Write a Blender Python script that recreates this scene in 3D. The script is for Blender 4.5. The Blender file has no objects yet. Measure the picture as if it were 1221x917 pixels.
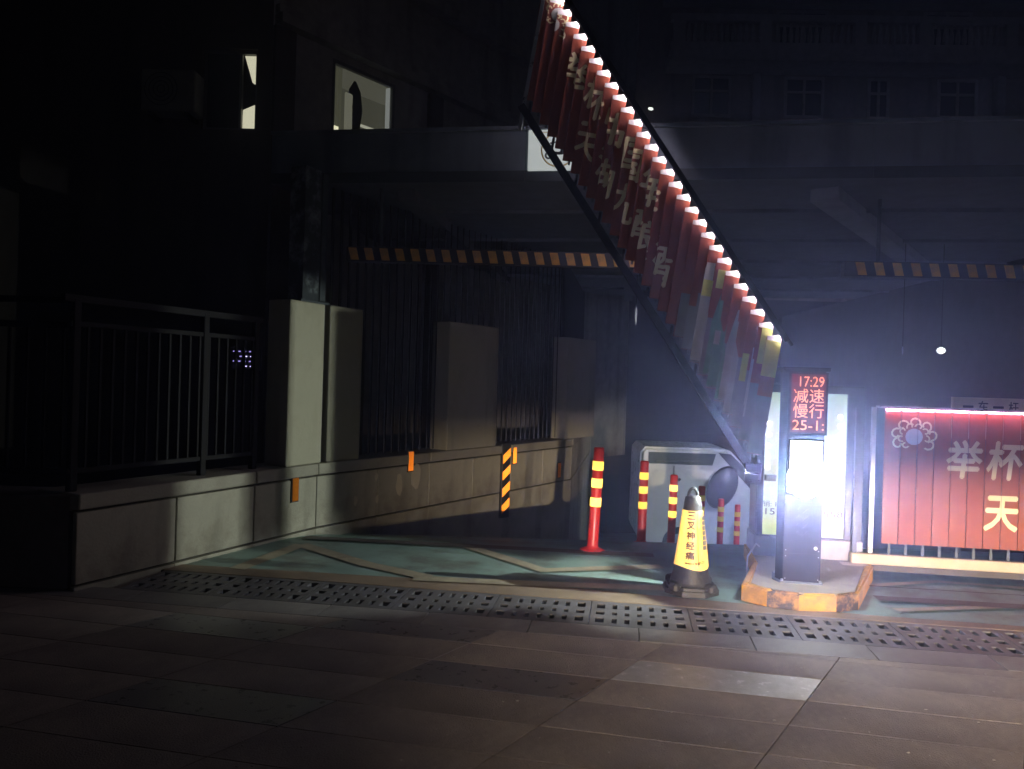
import bpy, bmesh, math, random
from mathutils import Vector, Matrix
random.seed(7)
sc = bpy.context.scene
COL = sc.collection
R = math.radians

# ------------------------------------------------------------------ camera
cam = bpy.data.objects.new('camera', bpy.data.cameras.new('camera'))
COL.objects.link(cam)
cam.data.sensor_width = 36.0
cam.data.lens = 36.0 * 918.0 / 1221.0
cam.data.clip_start = 0.05
cam.data.clip_end = 300.0
cam.matrix_world = Matrix.Translation((0, 0, 1.4)) @ Matrix.Rotation(R(90 - 0.22), 4, 'X') @ Matrix.Rotation(R(1.7), 4, 'Z')
sc.camera = cam

# ------------------------------------------------------------------ world, moon, view
world = bpy.data.worlds.new('World')
sc.world = world
world.use_nodes = True
wn = world.node_tree
bg = wn.nodes['Background']
sky = wn.nodes.new('ShaderNodeTexSky')
sky.sky_type = 'NISHITA'
sky.sun_disc = False
sky.sun_elevation = R(28)
sky.sun_rotation = R(160)
wn.links.new(sky.outputs['Color'], bg.inputs['Color'])
bg.inputs['Strength'].default_value = 0.0006
moon = bpy.data.objects.new('moon', bpy.data.lights.new('moon', 'SUN'))
COL.objects.link(moon)
moon.data.energy = 0.002
moon.data.angle = R(0.5)
moon.data.color = (0.8, 0.87, 1.0)
moon.rotation_euler = (R(62), 0, R(-20))
vs = sc.view_settings
vs.view_transform = 'Standard'
vs.look = 'None'
vs.exposure = 0.0
vs.gamma = 1.0
vs.use_curve_mapping = False
sc.render.engine = 'CYCLES'
sc.cycles.use_denoising = True
sc.cycles.max_bounces = 6
sc.cycles.diffuse_bounces = 3
sc.cycles.glossy_bounces = 3
sc.cycles.volume_bounces = 0
sc.cycles.sample_clamp_indirect = 4.0
sc.cycles.sample_clamp_direct = 0.0

# ------------------------------------------------------------------ lights of the place and added ones
DOME = 26.0
FILL = 98.0          # fill lamp on the gate post, beam tinted and aimed to light the haze
FLOOD = 260.0  # lamp in the added side box, lights the bands on the wall
FLOODW = 150.0        # second lamp in the added side box
HEAD = 5800.0        # low-beam headlamps of a car waiting behind the camera
HEADX = (0.78, 2.1)


def spot(name, loc, target, power, color, angle, blend, radius):
    l = bpy.data.lights.new(name, 'SPOT')
    l.energy = power
    l.color = color
    l.spot_size = R(angle)
    l.spot_blend = blend
    l.shadow_soft_size = radius
    o = bpy.data.objects.new(name, l)
    COL.objects.link(o)
    o.location = loc
    o.rotation_euler = (Vector(target) - Vector(loc)).to_track_quat('-Z', 'Y').to_euler()
    return o


def low_beam(o, edge=0.0, soft=0.022):
    """headlamp pattern: light only below the horizontal cut-off of the lens"""
    l = o.data
    l.use_nodes = True
    nt = l.node_tree
    em = next(n for n in nt.nodes if n.type == 'EMISSION')
    geo = nt.nodes.new('ShaderNodeNewGeometry')
    sep = nt.nodes.new('ShaderNodeSeparateXYZ')
    nt.links.new(geo.outputs['Incoming'], sep.inputs[0])
    mr = nt.nodes.new('ShaderNodeMapRange')
    mr.inputs['From Min'].default_value = edge - soft
    mr.inputs['From Max'].default_value = edge + soft
    mr.inputs['To Min'].default_value = 1.0
    mr.inputs['To Max'].default_value = 0.0
    nt.links.new(sep.outputs['Z'], mr.inputs['Value'])
    dn_ = nt.nodes.new('ShaderNodeMapRange')
    dn_.inputs['From Min'].default_value = -0.24
    dn_.inputs['From Max'].default_value = -0.03
    nt.links.new(sep.outputs['Z'], dn_.inputs['Value'])
    pw = nt.nodes.new('ShaderNodeMath')
    pw.operation = 'POWER'
    pw.inputs[1].default_value = 1.0
    nt.links.new(dn_.outputs['Result'], pw.inputs[0])
    mu = nt.nodes.new('ShaderNodeMath')
    mu.operation = 'MULTIPLY'
    nt.links.new(mr.outputs['Result'], mu.inputs[0])
    nt.links.new(pw.outputs[0], mu.inputs[1])
    nt.links.new(mu.outputs[0], em.inputs['Strength'])


for hx in HEADX:
    low_beam(spot('headlamp', (hx, -4.0, 0.70), (hx + 2.0, 8, 0.0), HEAD, (1.0, 0.78, 0.55), 44, 1.0, 0.04))

# ------------------------------------------------------------------ materials
MATS = {}


def nodes(name):
    m = bpy.data.materials.new(name)
    m.use_nodes = True
    return m, m.node_tree, m.node_tree.nodes['Principled BSDF']


def mat(name, col, rough=0.6, metal=0.0, var=0.25, scale=6.0, bump=0.15, bscale=60.0, dirt=None, dirt_amt=0.5, dscale=2.0, rnd=0.0, streak=0.0):
    if name in MATS:
        return MATS[name]
    m, nt, b = nodes(name)
    L = nt.links.new
    tc = nt.nodes.new('ShaderNodeTexCoord')
    n1 = nt.nodes.new('ShaderNodeTexNoise')
    n1.inputs['Scale'].default_value = scale
    n1.inputs['Detail'].default_value = 8
    n1.inputs['Roughness'].default_value = 0.65
    L(tc.outputs['Object'], n1.inputs['Vector'])
    r = nt.nodes.new('ShaderNodeValToRGB')
    r.color_ramp.elements[0].position = 0.3
    r.color_ramp.elements[1].position = 0.7
    r.color_ramp.elements[0].color = tuple(c * (1 - var) for c in col) + (1,)
    r.color_ramp.elements[1].color = tuple(min(1, c * (1 + var)) for c in col) + (1,)
    L(n1.outputs['Fac'], r.inputs['Fac'])
    out = r.outputs['Color']
    if dirt:
        n2 = nt.nodes.new('ShaderNodeTexNoise')
        n2.inputs['Scale'].default_value = dscale
        n2.inputs['Detail'].default_value = 10
        n2.inputs['Roughness'].default_value = 0.7
        L(tc.outputs['Object'], n2.inputs['Vector'])
        mr = nt.nodes.new('ShaderNodeMapRange')
        mr.inputs['From Min'].default_value = 0.48
        mr.inputs['From Max'].default_value = 0.62
        mr.inputs['To Max'].default_value = dirt_amt
        L(n2.outputs['Fac'], mr.inputs['Value'])
        mx = nt.nodes.new('ShaderNodeMix')
        mx.data_type = 'RGBA'
        L(mr.outputs['Result'], mx.inputs['Factor'])
        L(out, mx.inputs['A'])
        mx.inputs['B'].default_value = tuple(dirt) + (1,)
        out = mx.outputs['Result']
    if streak:
        mp = nt.nodes.new('ShaderNodeMapping')
        mp.inputs['Scale'].default_value = (3.1, 3.1, 0.35)
        L(tc.outputs['Object'], mp.inputs['Vector'])
        n4 = nt.nodes.new('ShaderNodeTexNoise')
        n4.inputs['Scale'].default_value = 1.0
        n4.inputs['Detail'].default_value = 7
        L(mp.outputs['Vector'], n4.inputs['Vector'])
        m4 = nt.nodes.new('ShaderNodeMapRange')
        m4.inputs['From Min'].default_value = 0.5
        m4.inputs['From Max'].default_value = 0.68
        m4.inputs['To Min'].default_value = 1.0
        m4.inputs['To Max'].default_value = 1.0 - streak
        L(n4.outputs['Fac'], m4.inputs['Value'])
        v4 = nt.nodes.new('ShaderNodeVectorMath')
        v4.operation = 'SCALE'
        L(out, v4.inputs[0])
        L(m4.outputs['Result'], v4.inputs['Scale'])
        out = v4.outputs['Vector']
    if rnd:
        oi = nt.nodes.new('ShaderNodeObjectInfo')
        mr2 = nt.nodes.new('ShaderNodeMapRange')
        mr2.inputs['To Min'].default_value = 1 - rnd
        mr2.inputs['To Max'].default_value = 1 + rnd
        L(oi.outputs['Random'], mr2.inputs['Value'])
        vm = nt.nodes.new('ShaderNodeVectorMath')
        vm.operation = 'SCALE'
        L(out, vm.inputs[0])
        L(mr2.outputs['Result'], vm.inputs['Scale'])
        out = vm.outputs['Vector']
    L(out, b.inputs['Base Color'])
    b.inputs['Roughness'].default_value = rough
    b.inputs['Metallic'].default_value = metal
    if bump:
        n3 = nt.nodes.new('ShaderNodeTexNoise')
        n3.inputs['Scale'].default_value = bscale
        n3.inputs['Detail'].default_value = 6
        L(tc.outputs['Object'], n3.inputs['Vector'])
        bp = nt.nodes.new('ShaderNodeBump')
        bp.inputs['Strength'].default_value = bump
        bp.inputs['Distance'].default_value = 0.01
        L(n3.outputs['Fac'], bp.inputs['Height'])
        L(bp.outputs['Normal'], b.inputs['Normal'])
        rr = nt.nodes.new('ShaderNodeMapRange')
        rr.inputs['To Min'].default_value = max(0.02, rough - 0.15)
        rr.inputs['To Max'].default_value = min(1, rough + 0.15)
        L(n1.outputs['Fac'], rr.inputs['Value'])
        L(rr.outputs['Result'], b.inputs['Roughness'])
    MATS[name] = m
    return m


def retro(name, col, amt=0.75, rough=0.5, emit=0.0):
    """reflective sheeting: sends light back towards where it came from"""
    if name in MATS:
        return MATS[name]
    m, nt, b = nodes(name)
    L = nt.links.new
    b.inputs['Base Color'].default_value = tuple(col) + (1,)
    b.inputs['Roughness'].default_value = 0.4
    geo = nt.nodes.new('ShaderNodeNewGeometry')
    gl = nt.nodes.new('ShaderNodeBsdfAnisotropic')
    gl.inputs['Color'].default_value = tuple(col) + (1,)
    gl.inputs['Roughness'].default_value = rough
    L(geo.outputs['Incoming'], gl.inputs['Normal'])
    mx = nt.nodes.new('ShaderNodeMixShader')
    mx.inputs[0].default_value = amt
    L(b.outputs[0], mx.inputs[1])
    L(gl.outputs[0], mx.inputs[2])
    L(mx.outputs[0], nt.nodes['Material Output'].inputs['Surface'])
    MATS[name] = m
    return m


def glow(name, col, strength, base=(0.02, 0.02, 0.02)):
    if name in MATS:
        return MATS[name]
    m, nt, b = nodes(name)
    b.inputs['Base Color'].default_value = tuple(base) + (1,)
    b.inputs['Emission Color'].default_value = tuple(col) + (1,)
    b.inputs['Emission Strength'].default_value = strength
    b.inputs['Roughness'].default_value = 0.5
    MATS[name] = m
    return m


M_SLAB = mat('granite_slab', (0.34, 0.295, 0.26), 0.66, var=0.22, scale=9, bump=0.5, bscale=120, dirt=(0.07, 0.06, 0.055), dirt_amt=0.45, dscale=1.2, rnd=0.2)
M_SLAB2 = mat('polished_granite', (0.19, 0.185, 0.19), 0.30, var=0.2, scale=14, bump=0.25, bscale=140, dirt=(0.06, 0.055, 0.05), dirt_amt=0.3, dscale=1.6, rnd=0.1)
M_BORDER = mat('border_slab', (0.24, 0.23, 0.22), 0.5, var=0.2, scale=8, bump=0.35, bscale=90, dirt=(0.08, 0.075, 0.07), dirt_amt=0.4, dscale=1.5, rnd=0.12)
M_JOINT = mat('joint_mortar', (0.045, 0.04, 0.035), 0.9, bump=0.3)
M_GREEN = mat('green_epoxy', (0.24, 0.36, 0.32), 0.55, var=0.18, scale=3, bump=0.12, bscale=80, dirt=(0.15, 0.16, 0.14), dirt_amt=0.75, dscale=2.3)
M_TAN = mat('bare_concrete_edge', (0.26, 0.20, 0.14), 0.55, var=0.25, scale=5, bump=0.3, dirt=(0.12, 0.10, 0.08), dirt_amt=0.5)
M_YPAINT = mat('worn_yellow_paint', (0.38, 0.35, 0.25), 0.5, var=0.25, scale=7, bump=0.15, dirt=(0.24, 0.20, 0.14), dirt_amt=0.75, dscale=3)
M_STRIP = mat('shade_strip', (0.085, 0.075, 0.07), 0.6, bump=0.3)  # tone of the painted shade strips, reused on the lowered arm's rail
M_GRATE = mat('grate_composite', (0.13, 0.13, 0.14), 0.5, var=0.25, scale=10, bump=0.3, dirt=(0.06, 0.055, 0.05), dirt_amt=0.5)
M_DARK = mat('dark_void', (0.012, 0.012, 0.013), 0.9, bump=0)
M_CONC = mat('wall_concrete', (0.36, 0.35, 0.29), 0.75, var=0.14, scale=3, bump=0.3, bscale=45, dirt=(0.17, 0.15, 0.11), dirt_amt=0.55, dscale=1.8, rnd=0.06, streak=0.45)
M_COPING = mat('coping_stone', (0.33, 0.32, 0.27), 0.7, var=0.16, scale=4, bump=0.3, dirt=(0.15, 0.14, 0.11), dirt_amt=0.5, rnd=0.08)
M_PIER = mat('pier_render', (0.40, 0.39, 0.31), 0.8, var=0.1, scale=2.5, bump=0.25, bscale=35, dirt=(0.24, 0.22, 0.16), dirt_amt=0.4, dscale=2.5, streak=0.4)
M_STEEL = mat('painted_steel', (0.075, 0.09, 0.105), 0.45, var=0.2, scale=2, bump=0.08)
M_PEEL = mat('peeling_steel', (0.05, 0.06, 0.07), 0.4, var=0.2, scale=2, bump=0.15, dirt=(0.36, 0.42, 0.46), dirt_amt=0.9, dscale=4.5)
M_FASCIA = mat('fascia_sheet', (0.19, 0.235, 0.29), 0.4, var=0.12, scale=1.5, bump=0.05, dirt=(0.09, 0.1, 0.11), dirt_amt=0.4, dscale=1.2, streak=0.4)
M_CEIL = mat('canopy_ceiling', (0.13, 0.14, 0.16), 0.7, bump=0.1)
M_CBEAM = mat('ceiling_beam_paint', (0.26, 0.26, 0.27), 0.6, bump=0.1)
M_RAIL = mat('railing_paint', (0.014, 0.014, 0.016), 0.6, bump=0.05)
MATS['railing_paint'].node_tree.nodes['Principled BSDF'].inputs['Specular IOR Level'].default_value = 0.1
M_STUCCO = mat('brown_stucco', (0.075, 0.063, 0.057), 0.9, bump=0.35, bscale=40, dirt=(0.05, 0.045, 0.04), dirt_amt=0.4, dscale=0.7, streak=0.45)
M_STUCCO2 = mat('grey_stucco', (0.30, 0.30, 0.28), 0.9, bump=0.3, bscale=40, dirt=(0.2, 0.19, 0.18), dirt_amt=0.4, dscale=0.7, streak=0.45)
M_SHELL = mat('dark_concrete', (0.06, 0.06, 0.062), 0.9, bump=0.3, dirt=(0.03, 0.03, 0.03), dirt_amt=0.6, dscale=0.5)  # very dark concrete with darker blotches
M_BRICKY = mat('rear_wall_paint', (0.26, 0.20, 0.17), 0.9, bump=0.3, bscale=30, dirt=(0.15, 0.12, 0.11), dirt_amt=0.4, dscale=0.5, streak=0.45)
M_TRIM = mat('balcony_trim', (0.34, 0.31, 0.30), 0.85, bump=0.2)
M_GLASS = mat('dark_glass', (0.015, 0.017, 0.02), 0.08, var=0.05, bump=0)
M_FRAME = mat('window_frame', (0.10, 0.10, 0.10), 0.5, bump=0)
M_WHITE = mat('white_plastic', (0.72, 0.74, 0.72), 0.45, var=0.05, bump=0.02, dirt=(0.5, 0.5, 0.46), dirt_amt=0.3)
M_BLACK = mat('black_rubber', (0.022, 0.022, 0.026), 0.55, var=0.2, bump=0.2, dirt=(0.06, 0.06, 0.065), dirt_amt=0.5)
M_KIOSK = mat('kiosk_coat', (0.02, 0.02, 0.03), 0.6, var=0.1, bump=0.06, bscale=200)
M_BLADE = mat('blade_paint', (0.022, 0.024, 0.028), 0.6, bump=0.02)
MATS['kiosk_coat'].node_tree.nodes['Principled BSDF'].inputs['Specular IOR Level'].default_value = 0.15
M_KMARK = mat('kiosk_emboss', (0.028, 0.028, 0.04), 0.7, bump=0)
MATS['kiosk_emboss'].node_tree.nodes['Principled BSDF'].inputs['Specular IOR Level'].default_value = 0.15
M_CAB = mat('cabinet_coat', (0.06, 0.065, 0.085), 0.4, var=0.1, bump=0.05)
M_PLINTH = mat('plinth_sheet', (0.33, 0.32, 0.36), 0.45, var=0.1, bump=0.1, dirt=(0.2, 0.18, 0.2), dirt_amt=0.4)
M_RED = mat('red_plastic', (0.62, 0.03, 0.035), 0.38, var=0.12, bump=0.03, dirt=(0.3, 0.05, 0.04), dirt_amt=0.3, dscale=4)
M_YRETRO = retro('yellow_reflective', (1.0, 0.74, 0.13), 0.8, 0.42)
M_ORETRO = retro('orange_reflective', (1.0, 0.30, 0.03), 0.6, 0.42)
M_WRAP = retro('cone_wrap_film', (0.95, 0.64, 0.17), 0.34, 0.55)
M_KYEL = mat('kerb_yellow', (0.62, 0.34, 0.06), 0.5, var=0.15, bump=0.3, dirt=(0.22, 0.15, 0.08), dirt_amt=0.55, dscale=5)
M_KBLK = mat('kerb_black_worn', (0.05, 0.045, 0.045), 0.6, var=0.3, bump=0.4, dirt=(0.50, 0.27, 0.09), dirt_amt=0.85, dscale=9)
M_KTOP = mat('island_top', (0.34, 0.29, 0.21), 0.6, var=0.2, bump=0.35, dirt=(0.18, 0.15, 0.12), dirt_amt=0.5)
M_LBEAM = mat('cream_beam', (0.55, 0.45, 0.32), 0.45, var=0.1, bump=0.04)
M_ALU = mat('aluminium', (0.55, 0.56, 0.58), 0.3, metal=0.9, var=0.1, bump=0.04)
M_ARM = mat('arm_black', (0.009, 0.009, 0.011), 0.6, bump=0.03)
MATS['arm_black'].node_tree.nodes['Principled BSDF'].inputs['Specular IOR Level'].default_value = 0.15
M_PRINT = mat('red_print', (0.29, 0.076, 0.036), 0.36, var=0.12, scale=3, bump=0.03, dirt=(0.20, 0.045, 0.035), dirt_amt=0.6, dscale=2.2)
M_GOLD = mat('gold_print', (0.74, 0.68, 0.40), 0.4, var=0.08, bump=0)
M_PWHITE = mat('white_print', (0.5, 0.53, 0.5), 0.4, var=0.08, bump=0)
M_PGREEN = mat('green_print', (0.13, 0.30, 0.20), 0.4, var=0.2, bump=0)
M_PLIME = mat('lime_print', (0.58, 0.60, 0.16), 0.4, var=0.15, bump=0)
M_PPALE = mat('pale_print', (0.22, 0.25, 0.25), 0.4, var=0.15, bump=0)
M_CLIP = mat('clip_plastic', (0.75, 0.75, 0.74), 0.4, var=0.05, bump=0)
M_VAN = mat('van_paint', (0.60, 0.63, 0.60), 0.3, var=0.04, bump=0.01, dirt=(0.45, 0.47, 0.45), dirt_amt=0.3, dscale=1)
M_VDARK = mat('van_trim', (0.02, 0.022, 0.024), 0.35, bump=0)
M_CHROME = mat('chrome', (0.8, 0.8, 0.8), 0.12, metal=1.0, var=0.02, bump=0)
M_SIGNBG = mat('cream_board', (0.62, 0.54, 0.36), 0.5, var=0.06, bump=0.02)
M_INK = mat('dark_ink', (0.03, 0.028, 0.03), 0.5, bump=0)
M_RINK = mat('brown_ink', (0.07, 0.018, 0.008), 0.5, bump=0)
M_OLINE = mat('pale_orange_ring', (0.72, 0.52, 0.16), 0.5, bump=0)

# ------------------------------------------------------------------ mesh helpers


class MB:
    def __init__(s):
        s.bm = bmesh.new()

    def box(s, c, d, rot=None, bev=0.0):
        r = bmesh.ops.create_cube(s.bm, size=1.0)
        vs_ = r['verts']
        bmesh.ops.scale(s.bm, vec=d, verts=vs_)
        if bev:
            es = list({e for v in vs_ for e in v.link_edges})
            g = bmesh.ops.bevel(s.bm, geom=es, offset=bev, segments=1, affect='EDGES', profile=0.5)
            vs_ = list({v for f in g['faces'] for v in f.verts} | {v for v in vs_ if v.is_valid})
        if rot is not None:
            bmesh.ops.rotate(s.bm, cent=(0, 0, 0), matrix=rot, verts=vs_)
        bmesh.ops.translate(s.bm, vec=c, verts=vs_)
        return s

    def span(s, a, b, bev=0.0):
        a, b = Vector(a), Vector(b)
        return s.box((a + b) / 2, [abs(q) for q in (b - a)], bev=bev)

    def tube(s, p0, p1, r, r2=None, n=10):
        p0, p1 = Vector(p0), Vector(p1)
        r2 = r if r2 is None else r2
        d = p1 - p0
        g = bmesh.ops.create_cone(s.bm, cap_ends=True, segments=n, radius1=r, radius2=r2, depth=d.length)
        bmesh.ops.rotate(s.bm, cent=(0, 0, 0), matrix=d.to_track_quat('Z', 'Y').to_matrix(), verts=g['verts'])
        bmesh.ops.translate(s.bm, vec=(p0 + p1) / 2, verts=g['verts'])
        return s

    def bar(s, p0, p1, w, h):
        """rectangular bar from p0 to p1, w across, h up"""
        p0, p1 = Vector(p0), Vector(p1)
        d = (p1 - p0)
        x = d.normalized()
        up = Vector((0, 0, 1)) if abs(x.z) < 0.95 else Vector((0, 1, 0))
        y = up.cross(x).normalized()
        z = x.cross(y)
        m = Matrix((x, y, z)).transposed()
        return s.box((p0 + p1) / 2, (d.length, w, h), rot=m)

    def lathe(s, prof, c=(0, 0, 0), n=20, sx=1, sy=1):
        rings = []
        for r, z in prof:
            rings.append([s.bm.verts.new((c[0] + sx * r * math.cos(2 * math.pi * i / n), c[1] + sy * r * math.sin(2 * math.pi * i / n), c[2] + z)) for i in range(n)])
        for a, b in zip(rings, rings[1:]):
            for i in range(n):
                s.bm.faces.new((a[i], a[(i + 1) % n], b[(i + 1) % n], b[i]))
        s.bm.faces.new(list(reversed(rings[0])))
        s.bm.faces.new(rings[-1])
        return s

    def prism(s, pts, z0, z1):
        a = [s.bm.verts.new((x, y, z0)) for x, y in pts]
        b = [s.bm.verts.new((x, y, z1)) for x, y in pts]
        n = len(pts)
        s.bm.faces.new(list(reversed(a)))
        s.bm.faces.new(b)
        for i in range(n):
            s.bm.faces.new((a[i], a[(i + 1) % n], b[(i + 1) % n], b[i]))
        return s

    def wallprism(s, pts, y0, y1):
        """polygon in the x,z plane, thick along y"""
        a = [s.bm.verts.new((x, y0, z)) for x, z in pts]
        b = [s.bm.verts.new((x, y1, z)) for x, z in pts]
        n = len(pts)
        s.bm.faces.new(a)
        s.bm.faces.new(list(reversed(b)))
        for i in range(n):
            s.bm.faces.new((a[(i + 1) % n], a[i], b[i], b[(i + 1) % n]))
        return s

    def poly(s, pts):
        s.bm.faces.new([s.bm.verts.new(p) for p in pts])
        return s

    def mesh(s, name, m=None):
        me = bpy.data.meshes.new(name)
        bmesh.ops.recalc_face_normals(s.bm, faces=s.bm.faces[:])
        s.bm.to_mesh(me)
        s.bm.free()
        if m:
            me.materials.append(m)
        return me

    def build(s, name, m, parent=None, loc=(0, 0, 0), rot=(0, 0, 0), label=None, kind=None, smooth=False):
        me = s.mesh(name, m)
        if smooth:
            for p in me.polygons:
                p.use_smooth = True
        return put(name, me, parent, loc, rot, label, kind)


def put(name, me, parent=None, loc=(0, 0, 0), rot=(0, 0, 0), label=None, kind=None):
    o = bpy.data.objects.new(name, me)
    COL.objects.link(o)
    o.parent = parent
    o.location = loc
    o.rotation_euler = rot
    if label:
        o['label'] = label
    if kind:
        o['kind'] = kind
    return o


def thing(name, label, cat, loc=(0, 0, 0), rz=0.0, group=None):
    o = bpy.data.objects.new(name, None)
    o.empty_display_size = 0.1
    COL.objects.link(o)
    o.location = loc
    o.rotation_euler = (0, 0, rz)
    return tag(o, label, cat, group)


def tag(o, label, cat, group=None):
    o['label'] = label
    o['category'] = cat
    if group:
        o['group'] = group
    return o


def copy_tree(o, parent=None):
    c = o.copy()
    COL.objects.link(c)
    c.parent = parent
    for ch in list(o.children):
        copy_tree(ch, c)
    return c


def text_mesh(s, size=1.0, bold=0.0, align='CENTER', shear=0.0):
    """flat lettering as a bmesh in the x,z plane, facing -y"""
    cu = bpy.data.curves.new('lettering', 'FONT')
    cu.body = s
    cu.size = size
    cu.align_x = align
    cu.align_y = 'CENTER'
    cu.shear = shear
    cu.resolution_u = 3
    o = bpy.data.objects.new('lettering', cu)
    COL.objects.link(o)
    dg = bpy.context.evaluated_depsgraph_get()
    me = bpy.data.meshes.new_from_object(o.evaluated_get(dg))
    bpy.data.objects.remove(o)
    bm = bmesh.new()
    bm.from_mesh(me)
    bpy.data.meshes.remove(me)
    for v in bm.verts:
        v.co = Vector((v.co.x, 0.0, v.co.y))
    if bold:
        # heavier strokes: the same outline again a hair to each side, each on its own layer
        base = bm.copy()
        for k, (dx, dz) in enumerate(((bold, 0), (-bold, 0), (0, bold), (0, -bold))):
            c = base.copy()
            for v in c.verts:
                v.co += Vector((dx, 0.00012 * (k + 1), dz))
            tmp = bpy.data.meshes.new('tmp')
            c.to_mesh(tmp)
            c.free()
            bm.from_mesh(tmp)
            bpy.data.meshes.remove(tmp)
        base.free()
    return bm


def fit(bm, cx, cz, w, h):
    """scale lettering into a box centred on cx,cz"""
    xs = [v.co.x for v in bm.verts]
    zs = [v.co.z for v in bm.verts]
    if not xs:
        return bm
    x0, x1, z0, z1 = min(xs), max(xs), min(zs), max(zs)
    sx = w / max(1e-6, x1 - x0) if w else h / (z1 - z0)
    sz = h / max(1e-6, z1 - z0) if h else sx
    for v in bm.verts:
        v.co.x = cx + (v.co.x - (x0 + x1) / 2) * sx
        v.co.z = cz + (v.co.z - (z0 + z1) / 2) * sz
    return bm


def lettering(s, cx, cz, w, h, y, m, parent, bold=0.0, name='lettering', shear=0.0):
    bm = fit(text_mesh(s, 1.0, bold, shear=shear), cx, cz, w, h)
    for v in bm.verts:
        v.co.y += y
    me = bpy.data.meshes.new(name)
    bm.to_mesh(me)
    bm.free()
    me.materials.append(m)
    return put(name, me, parent)


# ------------------------------------------------------------------ frames of reference
YAW = -R(8.6)
UX = Vector((math.cos(YAW), math.sin(YAW), 0))     # along the gate, to the right
UY = Vector((-math.sin(YAW), math.cos(YAW), 0))    # into the garage
SL = math.tan(YAW)                                 # y per x along the gate


def ramp_z(y):
    if y < 6.5:
        return 0.0
    if y < 7.3:
        return -0.155 * (y - 6.5) ** 2 / 0.8 * 0.806
    return -0.08 - 0.25 * (y - 7.3) if y < 16 else -0.08 - 0.25 * 8.7


# ------------------------------------------------------------------ ground
# pavement bed: one sheet to the horizon in front of the drain and around it
DF0 = 4.56            # drain front edge at x = 0
DB0 = 5.06            # drain back edge at x = 0
far = 120.0
g = MB()
g.poly([(-far, -far, -0.03), (far, -far, -0.03), (far, DF0 + SL * far, -0.03), (-far, DF0 - SL * far, -0.03)])
pavement = g.build('pavement', M_JOINT, kind='structure')

# slabs: skewed courses of granite
E1 = Vector((1, -0.215, 0)).normalized()
E2 = Vector((0.565, 0.825, 0)).normalized()
SLAB_L, SLAB_W = 0.885, 0.315
gap = 0.003


def slab_mesh(m, L_, W_, e1, e2, gp=gap):
    b = MB()
    a, c = e1 * (L_ / 2 - gp), e2 * (W_ / 2 - gp)
    b.prism([tuple((s1 * a + s2 * c)[:2]) for s1, s2 in ((-1, -1), (1, -1), (1, 1), (-1, 1))], -0.028, 0.0)
    bmesh.ops.bevel(b.bm, geom=[e for e in b.bm.edges if all(v.co.z > -0.001 for v in e.verts)], offset=0.0008, segments=1, affect='EDGES')
    return b.mesh('paving_slab', m)


slab_me = slab_mesh(M_SLAB, SLAB_L, SLAB_W, E1, E2)
slab_me2 = slab_mesh(M_SLAB2, SLAB_L, SLAB_W, E1, E2)
O0 = Vector((0.555, 3.845, 0)) + Vector((0.04, -0.06, 0))
n_slab = 0
PALE, DARKS = Vector((1.19, 3.58, 0)), Vector((0.16, 3.75, 0))
pale_done = dark_done = False
M_SLAB3 = mat('sheen_granite', (0.52, 0.54, 0.57), 0.24, var=0.15, scale=14, bump=0.3, bscale=140)  # lamp reflection on the paving put into one slab's pale colour
slab_pale = slab_mesh(M_SLAB3, SLAB_L, SLAB_W, E1, E2)
for j in range(-8, 3):
    for i in range(-7, 7):
        c = O0 + E1 * (SLAB_L * i) + E2 * (SLAB_W * j) + E1 * (SLAB_L * 0.5)
        lim = DF0 + SL * c.x - 0.245
        top = max((c + E2 * SLAB_W / 2 + E1 * sx * SLAB_L / 2).y - (DF0 + SL * (c + E2 * SLAB_W / 2 + E1 * sx * SLAB_L / 2).x - 0.24) for sx in (-1, 1))
        if c.y < 1.35 or c.x < -4.3 or c.x > 4.6:
            continue
        if abs(c.x) > 0.75 * c.y + 1.2:
            continue
        me = slab_me
        if (c - PALE).length < 0.30 and not pale_done:
            me, pale_done = slab_pale, True
        elif (c - DARKS).length < 0.30 and not dark_done:
            me, dark_done = slab_me2, True
        elif random.random() < 0.12:
            me = slab_me2
        if top > 0:
            # a slab cut to meet the border course
            bm = bmesh.new()
            bm.from_mesh(me)
            p = Vector((0, DF0 - 0.247, 0)) - c
            geom = bm.verts[:] + bm.edges[:] + bm.faces[:]
            bmesh.ops.bisect_plane(bm, geom=geom, plane_co=p, plane_no=UY, clear_outer=True)
            if len(bm.faces) < 4:
                bm.free()
                continue
            es = [e for e in bm.edges if e.is_boundary]
            if es:
                bmesh.ops.holes_fill(bm, edges=es)
            me2 = bpy.data.meshes.new('paving_slab')
            bm.to_mesh(me2)
            bm.free()
            me2.materials.append(me.materials[0])
            me = me2
        o = put('paving_slab', me, pavement, (c.x, c.y, random.uniform(-0.0003, 0.0003)), (random.uniform(-.0004, .0004), random.uniform(-.0004, .0004), 0))
        n_slab += 1
bme = slab_mesh(M_BORDER, 0.62, 0.235, UX, UY)
for i in range(-9, 8):
    c = Vector((0.16, DF0 + SL * 0.16, 0)) + UX * (0.62 * i + 0.31) - UY * 0.122
    put('border_slab', bme, pavement, (c.x, c.y, random.uniform(-0.001, 0.001)), (random.uniform(-.002, .002), 0, 0))

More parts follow.
